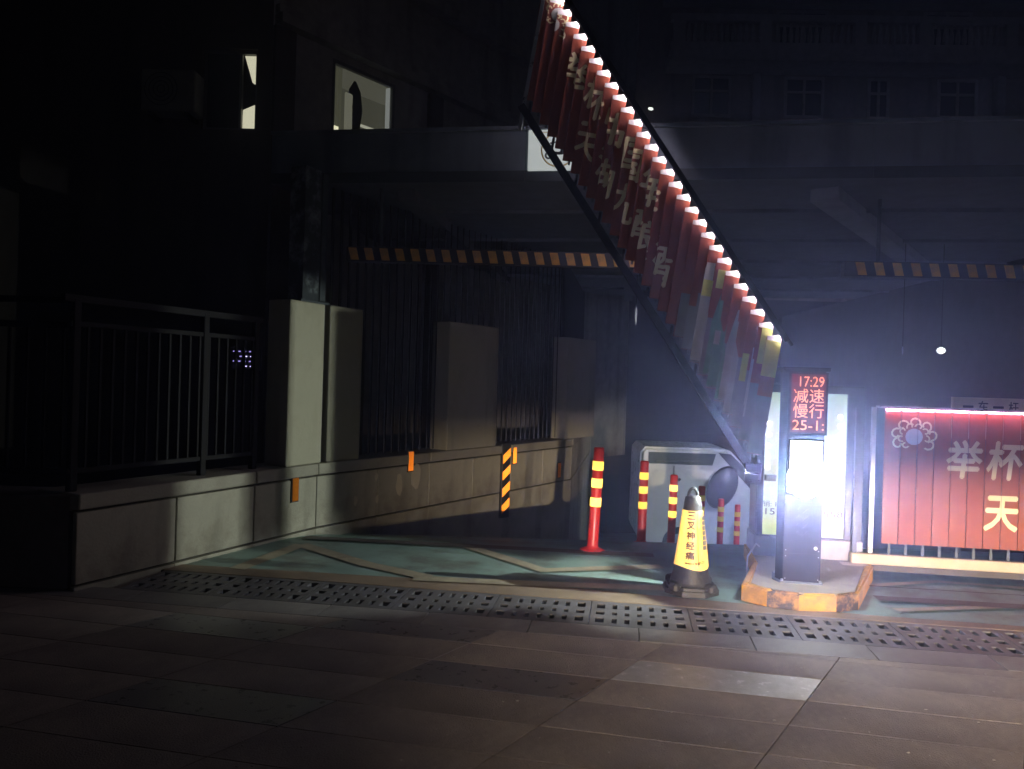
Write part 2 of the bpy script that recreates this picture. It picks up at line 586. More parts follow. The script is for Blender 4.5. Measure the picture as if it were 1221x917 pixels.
# loose grit and bits on the paving
b = MB()
for k in range(140):
    y = random.uniform(2.6, 4.3)
    x = random.uniform(-1.2, 0.75 * y)
    r_ = random.choice((0.0015, 0.002, 0.003, 0.005))
    g_ = bmesh.ops.create_icosphere(b.bm, subdivisions=1, radius=r_)
    bmesh.ops.scale(b.bm, vec=(random.uniform(.7, 1.6), random.uniform(.7, 1.4), 0.5), verts=g_['verts'])
    bmesh.ops.translate(b.bm, vec=(x, y, 0.002), verts=g_['verts'])
b.build('grit', mat('pale_grit', (0.36, 0.34, 0.31), 0.8), kind='stuff')

# ramp floor behind the drain
ys = [4.0, 5.3, 6.3, 6.5, 6.6, 6.7, 6.8, 6.9, 7.0, 7.1, 7.2, 7.3, 9, 12, 16, 40]
b = MB()
rows = []
for k, y in enumerate(ys):
    row = []
    for x in (-40, -3.2, -1, 0.5, 2, 3.5, 5, 9, 40):
        yy = max(y, DB0 + SL * x)
        row.append(b.bm.verts.new((x, yy, ramp_z(yy) - 0.004)))
    rows.append(row)
for r0, r1 in zip(rows, rows[1:]):
    for i in range(len(r0) - 1):
        if (r1[i].co - r0[i].co).length + (r1[i + 1].co - r0[i + 1].co).length > 1e-4:
            b.bm.faces.new((r0[i], r0[i + 1], r1[i + 1], r1[i]))
bmesh.ops.remove_doubles(b.bm, verts=b.bm.verts[:], dist=1e-5)
ramp = b.build('ramp', M_GREEN, kind='structure')


def flat(name, pts, m, z=0.004):
    return MB().prism(pts, z - 0.003, z).build(name, m, ramp)


def strip(name, pts, w, m, z):
    """flat band of width w along a polyline"""
    b = MB()
    P = [Vector((x, y, 0)) for x, y in pts]
    Ls, Rs = [], []
    for i, p in enumerate(P):
        d = (P[min(i + 1, len(P) - 1)] - P[max(i - 1, 0)]).normalized()
        nrm = Vector((-d.y, d.x, 0)) * w / 2
        for arr, q in ((Ls, p + nrm), (Rs, p - nrm)):
            arr.append(b.bm.verts.new((q.x, q.y, ramp_z(q.y) + z)))
    for i in range(len(P) - 1):
        b.bm.faces.new((Rs[i], Rs[i + 1], Ls[i + 1], Ls[i]))
    return b.build(name, m, ramp)


flat('concrete_edge', [(-2.9, DB0 - SL * 2.9 + 0.003), (5.2, DB0 + SL * 5.2 + 0.003), (5.2, DB0 + SL * 5.2 + 0.09), (2.3, DB0 + SL * 2.3 + 0.12), (0.4, DB0 + SL * 0.4 + 0.28), (-2.9, DB0 - SL * 2.9 + 0.16)], M_TAN, 0.0)
zz = 0.0025
for pts in ([(-1.93, 5.5), (-1.70, 6.35)], [(-1.70, 6.35), (-1.05, 5.75), (-0.55, 5.42)], [(-0.35, 6.5), (0.27, 5.72), (1.2, 5.95)], [(-0.65, 5.38), (0.1, 5.33), (1.35, 5.3)],
            [(2.62, 5.54), (3.2, 5.72), (4.3, 5.5)], [(2.5, 4.93), (3.1, 5.05), (4.0, 5.2)]):
    zz += 0.0012
    strip('lane_arrow', pts, 0.13 if pts[0][0] < 2 else 0.07, M_YPAINT, zz)
strip('shade_strip', [(2.5, 5.2), (4.8, 4.92)], 0.12, M_STRIP, 0.0125)  # dark band painted where the barrier beam's shadow falls
strip('expansion_joint', [(2.55, 5.52), (4.8, 5.2)], 0.018, M_JOINT, 0.014)
strip('shade_strip', [(-1.75, 6.62), (1.2, 6.3)], 0.14, M_STRIP, 0.0125)  # dark band painted for the shade before the ramp crest

# drain channel and its lift-out grates
b = MB()
b.poly([(-20, DF0 - SL * 20, -0.03), (20, DF0 + SL * 20, -0.03), (20, DF0 + SL * 20, -0.25), (-20, DF0 - SL * 20, -0.25)])
b.poly([(-20, DF0 - SL * 20, -0.25), (20, DF0 + SL * 20, -0.25), (20, DB0 + SL * 20, -0.25), (-20, DB0 - SL * 20, -0.25)])
b.poly([(-20, DB0 - SL * 20, -0.005), (20, DB0 + SL * 20, -0.005), (20, DB0 + SL * 20, -0.25), (-20, DB0 - SL * 20, -0.25)])
b.build('drain_channel', mat('channel_mud', (0.035, 0.032, 0.03), 0.9), kind='structure')
GW, GD = 0.60, 0.488
b = MB()
b.span((-GW / 2 + .003, -GD / 2, -0.035), (GW / 2 - .003, -GD / 2 + 0.05, 0))
b.span((-GW / 2 + .003, GD / 2 - 0.05, -0.035), (GW / 2 - .003, GD / 2, 0))
b.span((-GW / 2 + .003, -GD / 2 + .05, -0.035), (-GW / 2 + 0.035, GD / 2 - .05, 0))
b.span((GW / 2 - 0.035, -GD / 2 + .05, -0.035), (GW / 2 - .003, GD / 2 - .05, 0))
for k in (1, 2):
    yk = -GD / 2 + .05 + k * (GD - .1) / 3
    b.span((-GW / 2 + .035, yk - 0.034, -0.035), (GW / 2 - .035, yk + 0.034, -0.0015))
nb = 7
for k in range(1, nb):
    xk = -GW / 2 + .035 + k * (GW - .07) / nb
    for q in range(3):
        y0 = -GD / 2 + .05 + q * (GD - .1) / 3 + (0.034 if q else 0)
        y1 = -GD / 2 + .05 + (q + 1) * (GD - .1) / 3 - (0.034 if q < 2 else 0)
        b.span((xk - .023, y0, -0.035), (xk + .023, y1, -0.001))
grate_me = b.mesh('drain_grate', M_GRATE)
ORD = ['first', 'second', 'third', 'fourth', 'fifth', 'sixth', 'seventh', 'eighth', 'ninth', 'tenth', 'eleventh']
for i in range(-4, 7):
    c = Vector((0.0, (DF0 + DB0) / 2, 0)) + UX * (GW * (i + 0.38))
    o = put('drain_grate', grate_me, None, (c.x, c.y, -0.002), (0, random.uniform(-.003, .003), YAW))
    tag(o, ORD[i + 4] + ' slotted drain grate in the row, counted from the low wall at left', 'drain grate', 'drain grates across the entrance')

# ------------------------------------------------------------------ low ramp wall on the left
W = [Vector((-2.73, 4.84, 0)), Vector((-1.75, 6.95, 0)), Vector((0.86, 11.0, 0)), Vector((1.75, 16.5, 0))]
wall = thing('ramp_wall', 'long low concrete wall with coping along the left of the ramp', 'wall', W[0])


def wl(p, z=0.0):
    return Vector((p.x, p.y, z)) - W[0]


TH = 0.34
for a, bb in zip(W, W[1:]):
    d = (bb - a)
    L_ = d.length
    t = d.normalized()
    n_ = Vector((t.y, -t.x, 0))
    ang = math.atan2(t.y, t.x)
    core = MB()
    core.box((L_ / 2, TH / 2 + 0.02, -1.0), (L_, TH, 3.0))
    core.build('core', M_JOINT, wall, wl(a), (0, 0, ang))
    npan = max(1, round(L_ / 0.78))
    w = L_ / npan
    pan = MB().box((0, 0.0, 0), (w - 0.012, 0.04, 0.455), bev=0.004).mesh('cladding_panel', M_CONC)
    low = MB().box((0, 0.0, 0), (w - 0.006, 0.036, 2.6)).mesh('lower_panel', M_CONC)
    cop = MB().box((0, 0.17, 0), (w * 2 - 0.01, 0.42, 0.1), bev=0.008).mesh('coping_stone', M_COPING)
    for k in range(npan):
        c = a + t * (w * (k + 0.5))
        put('cladding_panel', pan, wall, wl(c, 0.265), (0, 0, ang))
        if k % 1 == 0:
            put('lower_panel', low, wall, wl(c, -1.28), (0, 0, ang))
    for k in range(0, npan, 2):
        c = a + t * (w * (k + 1 if k + 1 < npan else k + 0.5))
        if k + 1 < npan:
            put('coping_stone', cop, wall, wl(c, 0.56), (0, 0, ang))
        else:
            cop1 = MB().box((0, 0.17, 0), (w - 0.01, 0.42, 0.1), bev=0.008).mesh('coping_stone', M_COPING)
            put('coping_stone', cop1, wall, wl(c, 0.56), (0, 0, ang))
# the return of the wall to the left
rt = MB()
rt.span((-3.2, 0.02, 0), (-0.03, 0.34, 0.6), bev=0.01)
rt.build('return_face', mat('return_stone', (0.14, 0.13, 0.125), 0.8, bump=0.3), wall)

# orange reflectors on the wall
t1 = (W[1] - W[0]).normalized()
t2 = (W[2] - W[1]).normalized()
n1 = Vector((t1.y, -t1.x, 0))
n2_ = Vector((t2.y, -t2.x, 0))
pl = MB().box((0, -0.004, 0), (0.075, 0.008, 0.2), bev=0.002).mesh('sheet', M_ORETRO)
bk = MB().box((0, 0.004, 0), (0.095, 0.008, 0.22)).mesh('backing', M_BLACK)
for base, tt, s_, z, lab in ((W[0], t1, 2.02, 0.41, 'orange upright reflector on the wall below the lit concrete pier'),
                             (W[1], t2, 1.28, 0.54, 'orange reflector alone on the brown wall between pier and striped guard'),
                             (W[1], t2, 3.29, 0.47, 'orange reflector just right of the black and orange corner guard'),
                             (W[1], t2, 4.45, 0.19, 'small orange reflector nearest the tall red post')):
    nn = Vector((tt.y, -tt.x, 0))
    p = base + tt * s_ + nn * 0.034 + Vector((0, 0, z))
    r_ = thing('wall_reflector', lab, 'reflector', p, math.atan2(tt.y, tt.x), 'orange reflectors along the ramp wall')
    put('sheet', pl, r_)
    put('backing', bk, r_)
M_PATCH = mat('patch_plaster', (0.50, 0.47, 0.38), 0.85, var=0.12, bump=0.3)
for s_, z, w_, h_ in ((1.12, 0.30, 0.10, 0.26), (1.38, 0.36, 0.17, 0.30), (0.78, 0.42, 0.05, 0.08), (0.80, 0.2, 0.05, 0.09), (0.5, 0.22, 0.05, 0.1)):
    q = W[1] + t2 * s_ + n2_ * 0.0205
    pts = [(w_ * 0.5 * math.cos(a_) * random.uniform(.6, 1.1), h_ * 0.5 * math.sin(a_) * random.uniform(.7, 1.1)) for a_ in [k * math.pi / 6 for k in range(12)]]
    MB().wallprism(pts, -0.002, 0.003).build('plaster_patch', M_PATCH, wall, wl(q, z), (0, 0, math.atan2(t2.y, t2.x)))
# striped corner guard
p = W[1] + t2 * 3.05 + n2_ * 0.05
cg = thing('corner_guard', 'black corner guard with slanted orange stripes on the ramp wall', 'corner guard', (p.x, p.y, 0.62), math.atan2(t2.y, t2.x) - 0.25)
MB().box((0, 0, -0.44), (0.14, 0.05, 0.92), bev=0.006).build('guard_body', M_BLACK, cg)
for k in range(4):
    z = -0.13 - 0.205 * k
    MB().wallprism([(-0.058, z - 0.10), (0.062, z - 0.01), (0.062, z + 0.09), (-0.058, z)], -0.031, -0.026).build('stripe', M_ORETRO, cg)

# ------------------------------------------------------------------ piers and the louvred screen
pier_spec = [(W[0], t1, 2.17, 0.46, 'pale concrete pier under the peeling steel post'),
             (W[1], t2, 0.34, 0.42, 'concrete pier half in shadow right behind the lit pier'),
             (W[1], t2, 2.42, 0.98, 'faint wide pier in the middle of the dark louvres'),
             (W[1], t2, 5.1, 0.9, 'farthest pier lost in the dark behind the red posts')]
for base, tt, s_, ln, lab in pier_spec:
    c = base + tt * s_
    pr = thing('wall_pier', lab, 'pier', (c.x, c.y, 0.61), math.atan2(tt.y, tt.x), 'piers on the ramp wall')
    h_ = 1.44
    MB().span((-ln / 2, 0.0, 0), (ln / 2, 0.25, h_), bev=0.008).build('pier_body', M_PIER, pr)
sp = thing('canopy_post', 'square steel post with peeling paint above the lit pier', 'post', W[0] + t1 * 2.25 + Vector((0, 0, 2.05)), math.atan2(t1.y, t1.x))
MB().span((-0.13, 0.03, 0.0), (0.09, 0.2, 1.2), bev=0.004).build('post_body', M_PEEL, sp)
MB().span((0.13, 0.05, 0.0), (0.21, 0.2, 1.2), bev=0.004).build('side_channel', M_STEEL, sp)
MB().span((-0.17, 0.01, 0.0), (0.22, 0.22, 0.02)).build('base_plate', M_STEEL, sp)

scr = thing('louvre_screen', 'dark vertical louvre screen between the piers above the wall', 'screen', W[1], 0)
b = MB()
tot = (W[2] - W[1]).length + (W[3] - W[2]).length
k = 0
s_ = 0.3
while s_ < tot - 0.1:
    if s_ < (W[2] - W[1]).length:
        p, tt = W[1] + t2 * s_, t2
    else:
        tt = (W[3] - W[2]).normalized()
        p = W[2] + tt * (s_ - (W[2] - W[1]).length)
    nn = Vector((tt.y, -tt.x, 0))
    q = p - nn * 0.18 - W[1]
    m3 = Matrix.Rotation(math.atan2(tt.y, tt.x) + R(35), 3, 'Z')
    b.box((q.x, q.y, 1.9), (0.1, 0.012, 2.55), rot=None)
    # rotate the freshly made blade
    vs_ = b.bm.verts[-8:]
    bmesh.ops.rotate(b.bm, cent=(q.x, q.y, 1.9), matrix=m3, verts=vs_)
    s_ += 0.115
b.build('blade', M_BLADE, scr, kind='stuff')

# ------------------------------------------------------------------ railing on the wall
rail = thing('railing', 'dark metal picket railing standing on the low wall at left', 'railing', W[0] + Vector((0, 0, 0.61)), math.atan2(t1.y, t1.x))
RL = 1.66
for x in (0.06, 1.12, RL):
    MB().box((x, 0.12, 0.62), (0.05, 0.05, 1.24), bev=0.004).build('post', M_RAIL, rail)
for z, hh in ((1.24, 0.05), (1.08, 0.035), (0.13, 0.035)):
    MB().box((RL / 2 + 0.02, 0.12, z), (RL + 0.1 if z > 1.2 else RL, 0.045 if z > 1.2 else 0.03, hh), bev=0.004).build('rail', M_RAIL, rail)
pk = MB().box((0, 0, 0), (0.016, 0.016, 0.93)).mesh('picket', M_RAIL)
for k in range(17):
    x = 0.06 + (k + 1) * RL / 18
    if abs(x - 1.12) > 0.04:
        put('picket', pk, rail, (x, 0.12, 0.605))
ra = thing('railing', 'dark metal railing turning left at the end of the low wall', 'railing', W[0] + Vector((0, 0, 0.6)), R(180))
for x in (0.9, 1.9, 2.9):
    MB().box((x, -0.15, 0.62), (0.05, 0.05, 1.24)).build('post', M_RAIL, ra)
for z in (1.24, 1.08, 0.13):
    MB().box((1.55, -0.15, z), (2.9, 0.04, 0.04)).build('rail', M_RAIL, ra)
for k in range(24):
    if abs((0.18 + k * 0.118) % 1.0 - 0.9) > 0.04:
        put('picket', pk, ra, (0.18 + k * 0.118, -0.15, 0.605))

# ------------------------------------------------------------------ entrance canopy
can = thing('entrance_canopy', 'flat dark canopy with blue grey fascia over the garage entrance', 'canopy', (0, 6.9, 0), YAW)
ZT, ZB = 3.68, 3.19
for x0, x1 in ((-2.35, 0.06), (0.064, 3.0), (3.004, 7.0)):
    MB().span((x0, 0, ZB + 0.1), (x1, 0.05, ZT - 0.035)).build('fascia_panel', M_FASCIA, can)
    MB().span((x0, -0.012, ZB), (x1, 0.05, ZB + 0.097)).build('lower_trim', M_STEEL, can)
    MB().span((x0, -0.03, ZT - 0.032), (x1, 0.09, ZT)).build('drip_edge', M_FASCIA, can)
MB().span((-2.35, 0.06, ZT - 0.14), (7.0, 9.0, ZT - 0.04)).build('roof_slab', M_CEIL, can)
MB().span((-2.35, 0.06, ZB + 0.02), (7.0, 9.0, ZB + 0.05)).build('ceiling', M_CEIL, can)
for x0 in (-1.2, 0.9):
    MB().span((x0, 0.3, ZB - 0.1), (x0 + 0.16, 8.9, ZB + 0.018)).build('joist', M_CEIL, can)
MB().bar((2.70, 0.35, ZB - 0.045), (5.0, 4.6, ZB - 0.045), 0.24, 0.11).build('joist', M_CBEAM, can)
for k in range(5):
    MB().span((-2.3, 1.2 + 1.6 * k, ZB - 0.02), (6.9, 1.24 + 1.6 * k, ZB + 0.018)).build('ceiling_rib', M_CEIL, can)

# clearance bars with hazard stripes
BAR = mat('bar_black', (0.03, 0.03, 0.032), 0.5, bump=0.05)
BARY = mat('bar_amber', (0.80, 0.42, 0.08), 0.45, var=0.2, bump=0.05, dirt=(0.3, 0.2, 0.1), dirt_amt=0.6, dscale=6)


def clearance(loc, rz, L_, n, pitch, first, label):
    c = thing('clearance_bar', label, 'clearance bar', loc, rz, 'striped clearance bars under the canopy')
    MB().box((L_ / 2, 0, 0), (L_, 0.1, 0.135), bev=0.004).build('beam', BAR, c)
    me = MB().wallprism([(-0.012, 0.055), (0.062, 0.055), (0.088, -0.055), (0.014, -0.055)], -0.057, -0.0505).mesh('stripe', BARY)
    for k in range(n):
        put('stripe', me, c, (first + k * pitch, 0, 0))
    for x in (0.3, L_ - 0.3):
        MB().tube((x, 0.0, 0.075), (x, 0.0, 0.62), 0.018).build('hanger', M_STEEL, c)


clearance((-1.56, 7.15, 2.535), R(-1.0), 2.95, 20, 0.1425, 0.03, 'black clearance bar with worn amber stripes over the left lane')
clearance((2.88, 6.78, 2.475), R(-3.0), 2.6, 16, 0.157, 0.1, 'black clearance bar with amber stripes over the right lane')

# ------------------------------------------------------------------ scooter lane sign on the fascia
sg = thing('lane_sign', 'white square sign with black scooter in a yellow ring, half behind the raised arm', 'sign', (0.33, 6.83, 3.46), YAW)
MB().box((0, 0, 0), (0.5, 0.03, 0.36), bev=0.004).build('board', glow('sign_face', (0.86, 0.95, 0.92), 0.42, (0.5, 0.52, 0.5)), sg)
b = MB()
n = 36
for k in range(n):
    a0, a1 = 2 * math.pi * k / n, 2 * math.pi * (k + 1) / n
    ro, ri = 0.155, 0.142
    b.poly([(ri * math.cos(a0) + .02, -0.018, ri * math.sin(a0)), (ro * math.cos(a0) + .02, -0.018, ro * math.sin(a0)),
            (ro * math.cos(a1) + .02, -0.018, ro * math.sin(a1)), (ri * math.cos(a1) + .02, -0.018, ri * math.sin(a1))])
b.build('ring', M_OLINE, sg)
b = MB()


def ann(b, cx, cz, ro, ri, y, n=20):
    for k in range(n):
        a0, a1 = 2 * math.pi * k / n, 2 * math.pi * (k + 1) / n
        b.poly([(cx + ri * math.cos(a0), y, cz + ri * math.sin(a0)), (cx + ro * math.cos(a0), y, cz + ro * math.sin(a0)),
                (cx + ro * math.cos(a1), y, cz + ro * math.sin(a1)), (cx + ri * math.cos(a1), y, cz + ri * math.sin(a1))])


ann(b, -0.065, -0.05, 0.034, 0.018, -0.019)
ann(b, 0.115, -0.05, 0.034, 0.018, -0.019)
for q in ([(-0.055, -0.03), (0.0, -0.045), (0.06, -0.045), (0.09, -0.02), (0.13, 0.0), (0.12, 0.025), (0.06, 0.02), (0.03, -0.02), (-0.01, -0.015), (-0.035, 0.01)],
          [(-0.045, -0.02), (-0.03, -0.02), (-0.018, 0.06), (-0.033, 0.06)], [(-0.055, 0.05), (0.01, 0.062), (0.01, 0.075), (-0.055, 0.064)]):
    b.poly([(x, -0.0195, z) for x, z in q])
b.build('scooter_symbol', M_INK, sg)
MB().box((0.0, -0.0175, 0.155), (0.42, 0.002, 0.006)).build('header_line', M_OLINE, sg)

# ------------------------------------------------------------------ island
isl_pts = [(1.56, 5.10), (1.68, 4.95), (1.86, 4.88), (2.10, 4.88), (2.27, 4.95), (2.36, 5.10), (2.74, 5.75), (2.84, 6.32), (1.98, 6.44), (1.84, 5.75)]
isl = thing('traffic_island', 'low island with worn yellow and black kerb under the gate post', 'traffic island', (2.1, 5.6, 0))
ILO = Vector((2.1, 5.6, 0))
cx_ = sum(p[0] for p in isl_pts) / len(isl_pts)
cy_ = sum(p[1] for p in isl_pts) / len(isl_pts)
inn = [(cx_ + (x - cx_) * 0.88 - ILO.x, cy_ + (y - cy_) * 0.955 - ILO.y) for x, y in isl_pts]
MB().prism(inn, -0.1, 0.108).build('island_top', M_KTOP, isl)
cols = ['y', 'b', 'y', 'b', 'y', 'y', 'y', 'y', 'y', 'y']
for i in range(len(isl_pts)):
    j = (i + 1) % len(isl_pts)
    o0, o1 = Vector(isl_pts[i]) - ILO.xy, Vector(isl_pts[j]) - ILO.xy
    i0, i1 = Vector(inn[i]), Vector(inn[j])
    seg = cols[i]
    parts = [seg] if len(seg) == 1 else list(seg)
    for q, cc in enumerate(parts):
        f0, f1 = q / len(parts), (q + 1) / len(parts)
        e = 0.004
        a0, a1 = o0.lerp(o1, f0 + e), o0.lerp(o1, f1 - e)
        c0, c1 = i0.lerp(i1, f0 + e), i0.lerp(i1, f1 - e)
        bb = MB().prism([tuple(a0), tuple(a1), tuple(c1), tuple(c0)], -0.1, 0.11)
        bmesh.ops.bevel(bb.bm, geom=[ed for ed in bb.bm.edges if all(v.co.z > 0.1 for v in ed.verts)], offset=0.012, segments=2, affect='EDGES')
        bb.build('kerb_block', M_KYEL if cc == 'y' else M_KBLK, isl)

# ------------------------------------------------------------------ recognition post with LED display and fill lamp
kio = thing('recognition_post', 'dark gate post with red LED display and dazzling white lamp', 'gate post', (1.965, 5.14, 0.108), YAW)
KB = [(-0.135, 0.0), (0.12, 0.0), (0.135, 0.02), (0.135, 0.2), (-0.09, 0.24), (-0.17, 0.13)]
# body with a flat front at y=0 (local)
MB().prism([(-0.115, 0), (0.125, 0), (0.14, 0.2), (-0.12, 0.22), (-0.15, 0.08)], 0.012, 1.42).build('post_body', M_KIOSK, kio)
MB().prism([(-0.135, -0.015), (0.14, -0.015), (0.155, 0.22), (-0.14, 0.24), (-0.17, 0.08)], 0.0, 0.012).build('base_plate', M_STEEL, kio)
MB().span((-0.15, -0.02, 1.42), (0.15, 0.24, 1.445), bev=0.004).build('cap', M_KIOSK, kio)
MB().span((-0.118, -0.022, 0.995), (0.135, 0.0, 1.41), bev=0.003).build('display_bezel', M_KIOSK, kio)
disp = MB().span((-0.10, -0.0245, 1.01), (0.12, -0.0222, 1.40)).build('led_display', glow('led_bloom', (1.0, 0.012, 0.06), 0.09), kio)  # panel glow stands for the bloom round the red digits
LEDT = glow('led_text', (1.0, 0.29, 0.12), 1.8)
for s_, z, w_, h_ in (('17:29', 1.35, 0.155, 0.068), ('减速', 1.255, 0.195, 0.094), ('慢行', 1.155, 0.195, 0.094), ('25-1:', 1.06, 0.20, 0.066)):
    lettering(s_, 0.012 if s_ != '17:29' else 0.03, z, w_, h_, -0.0262, LEDT, disp, bold=0.0)
lampp = MB().span((-0.105, -0.045, 0.60), (0.11, -0.001, 0.965), bev=0.004).build('lamp_housing', M_KIOSK, kio)
MB().span((-0.097, -0.0475, 0.61), (0.103, -0.0452, 0.955)).build('lamp_face', glow('lamp_white', (0.88, 0.93, 1.0), 13.0), lampp)
b = MB()
for k in range(4):
    for sx in (-1, 1):
        z = 0.49 - 0.05 * k
        b.wallprism([(0.005 + sx * 0.042, z), (0.005 + sx * 0.030, z + 0.012), (0.005, z - 0.018), (0.005, z - 0.034)][::sx], -0.004, 0.002)
b.build('chevron_emblem', M_KMARK, kio)
MB().span((-0.113, -0.002, 0.196), (0.123, 0.0, 0.199)).build('panel_seam', M_DARK, kio)
MB().tube((0.09, -0.006, 0.24), (0.09, 0.0, 0.24), 0.011, n=12).build('lock', M_ALU, kio)
MB().tube((-0.085, -0.03, 0.978), (-0.085, 0.0, 0.978), 0.012, n=12).build('camera_lens', M_GLASS, kio)
scr_ = MB().tube((0, -0.002, 0), (0, 0.0, 0), 0.003, n=8).mesh('screw', M_ALU)
for x_ in (-0.1, 0.11):
    for z_ in (0.03, 0.18, 0.22, 0.55):
        put('screw', scr_, kio, (x_, 0, z_))
for x_, y_ in ((-0.12, -0.005), (0.125, -0.005), (0.14, 0.19), (-0.125, 0.215)):
    put('anchor_bolt', MB().tube((0, 0, 0.012), (0, 0, 0.026), 0.009, n=6).mesh('anchor_bolt', M_ALU), kio, (x_, y_, 0))
# added lamp box on the left flank; plates cut its light into bands
LP_ = Vector((1.685, 5.22, 0.80))
fl = thing('added_flood_lamp', 'small added side lamp box with shutter plates that band the light on the wall', 'lamp', LP_, 0)
MB().span((0.012, -0.03, -0.045), (0.025, 0.035, 0.095)).build('added_lamp_back', M_KIOSK, fl)
MB().span((0.05, -0.02, -0.02), (0.12, 0.02, 0.02)).build('bracket', M_STEEL, fl)


def azi(deg, r, z=0.0):
    """point at a bearing from the lamp: 0 is left along -x, positive turns into the garage"""
    return Vector((-r * math.cos(R(deg)), r * math.sin(R(deg)), z))


def plate(d0, d1, r, z0=-0.04, z1=0.0275):
    """added shutter plate shading the bearings d0 to d1"""
    p0, p1 = azi(d0, r, (z0 + z1) / 2), azi(d1, r, (z0 + z1) / 2)
    MB().bar(p0, p1, 0.002, z1 - z0).build('added_shutter', M_KIOSK, fl)


plate(-75, 4.1, 0.085)
plate(13.7, 21.0, 0.085)  # added bar that casts the dark band on the ramp wall
plate(29.3, 89, 0.085)
plate(-88, -6.9, 0.085, 0.04, 0.095)
plate(14, 89, 0.085, 0.04, 0.095)
plate(-6.9, 14, 0.085, 0.052, 0.095)
MB().box((-0.035, 0, 0.0285), (0.065, 0.12, 0.002)).build('added_shelf', M_KIOSK, fl)
MB().box((-0.035, 0, -0.0185), (0.068, 0.12, 0.002)).build('added_shelf', M_KIOSK, fl)
spot('added_flood', LP_, (-2.4, 6.6, 1.0), FLOOD, (0.93, 1.0, 0.86), 75, 0.8, 0.002)
spot('added_flood_wide', LP_ + Vector((-0.05, 0, 0.06)), (-1.6, 5.4, 0.0), FLOODW, (0.93, 1.0, 0.95), 120, 0.8, 0.002)
dome = MB().lathe([(0.004, -0.06), (0.06, -0.052), (0.105, -0.025), (0.122, 0.0), (0.118, 0.012)], n=24).build('bloom_dome', glow('bloom_white', (0.86, 0.92, 1.0), 18.0), kio, (0.003, -0.049, 0.70), (R(-90), 0, 0), smooth=True)  # glowing disc imitates the bloom round the lamp face
dp = Vector((1.965, 5.14, 0.808)) - UY * 0.17
spot('dome_light', dp, dp + Vector((0.55, -0.1, -1)), DOME, (0.86, 0.92, 1.0), 150, 0.4, 0.05)
# the fill lamp's beam, tinted blue to feed the glare in the haze
al = bpy.data.lights.new('glare_fill_beam', 'AREA')
al.shape = 'RECTANGLE'
al.size, al.size_y = 0.19, 0.33
al.energy = FILL
al.spread = R(52)
al.color = (0.50, 0.56, 1.0)
ao = bpy.data.objects.new('glare_fill_beam', al)
COL.objects.link(ao)
lp = Vector((1.965, 5.14, 0.86)) + UX * 0.003 - UY * 0.052
ao.location = lp
ao.rotation_euler = (Vector((0.5, 0.0, 1.9)) - lp).to_track_quat('-Z', 'Y').to_euler()

# ------------------------------------------------------------------ barrier cabinet with lit advert face
GO = Vector((2.27, 5.92, 0.108))
cab = thing('barrier_cabinet', 'dark barrier cabinet with glowing pale green advert panel behind the gate post', 'barrier cabinet', GO, YAW)
MB().span((-0.36, 0.0, 0.0), (0.44, 0.36, 0.15), bev=0.005).build('plinth', M_PLINTH, cab)
MB().span((-0.35, 0.02, 0.152), (0.43, 0.34, 1.33), bev=0.008).build('cabinet_body', M_CAB, cab)
MB().span((-0.345, -0.012, 1.335), (-0.12, 0.3, 1.45), bev=0.01).build('arm_head', M_CAB, cab)


def advert_mat():
    m, nt, b = nodes('lit_advert')
    L = nt.links.new
    tc = nt.nodes.new('ShaderNodeTexCoord')
    sep = nt.nodes.new('ShaderNodeSeparateXYZ')
    L(tc.outputs['Object'], sep.inputs[0])
    rp = nt.nodes.new('ShaderNodeValToRGB')
    e = rp.color_ramp.elements
    e[0].position = 0.0
    e[0].color = (0.62, 0.75, 0.18, 1)
    e[1].position = 1.0
    e[1].color = (0.42, 0.60, 0.40, 1)
    for p_, c_ in ((0.10, (0.75, 0.80, 0.30, 1)), (0.22, (0.72, 0.80, 0.62, 1)), (0.5, (0.95, 1.0, 0.95, 1)), (0.8, (0.70, 0.80, 0.70, 1))):  # white middle stop carries the gate lamp's glare
        q = e.new(p_)
        q.color = c_
    mr = nt.nodes.new('ShaderNodeMapRange')
    mr.inputs['From Min'].default_value = 0.16
    mr.inputs['From Max'].default_value = 1.28
    L(sep.outputs['Z'], mr.inputs['Value'])
    L(mr.outputs['Result'], rp.inputs['Fac'])
    nz = nt.nodes.new('ShaderNodeTexNoise')
    nz.inputs['Scale'].default_value = 9
    L(tc.outputs['Object'], nz.inputs['Vector'])
    mx = nt.nodes.new('ShaderNodeMix')
    mx.data_type = 'RGBA'
    mx.blend_type = 'MULTIPLY'
    mx.inputs['Factor'].default_value = 0.25
    L(rp.outputs['Color'], mx.inputs['A'])
    L(nz.outputs['Color'], mx.inputs['B'])
    L(mx.outputs['Result'], b.inputs['Emission Color'])
    b.inputs['Emission Strength'].default_value = 0.85
    b.inputs['Base Color'].default_value = (0.2, 0.22, 0.2, 1)
    return m


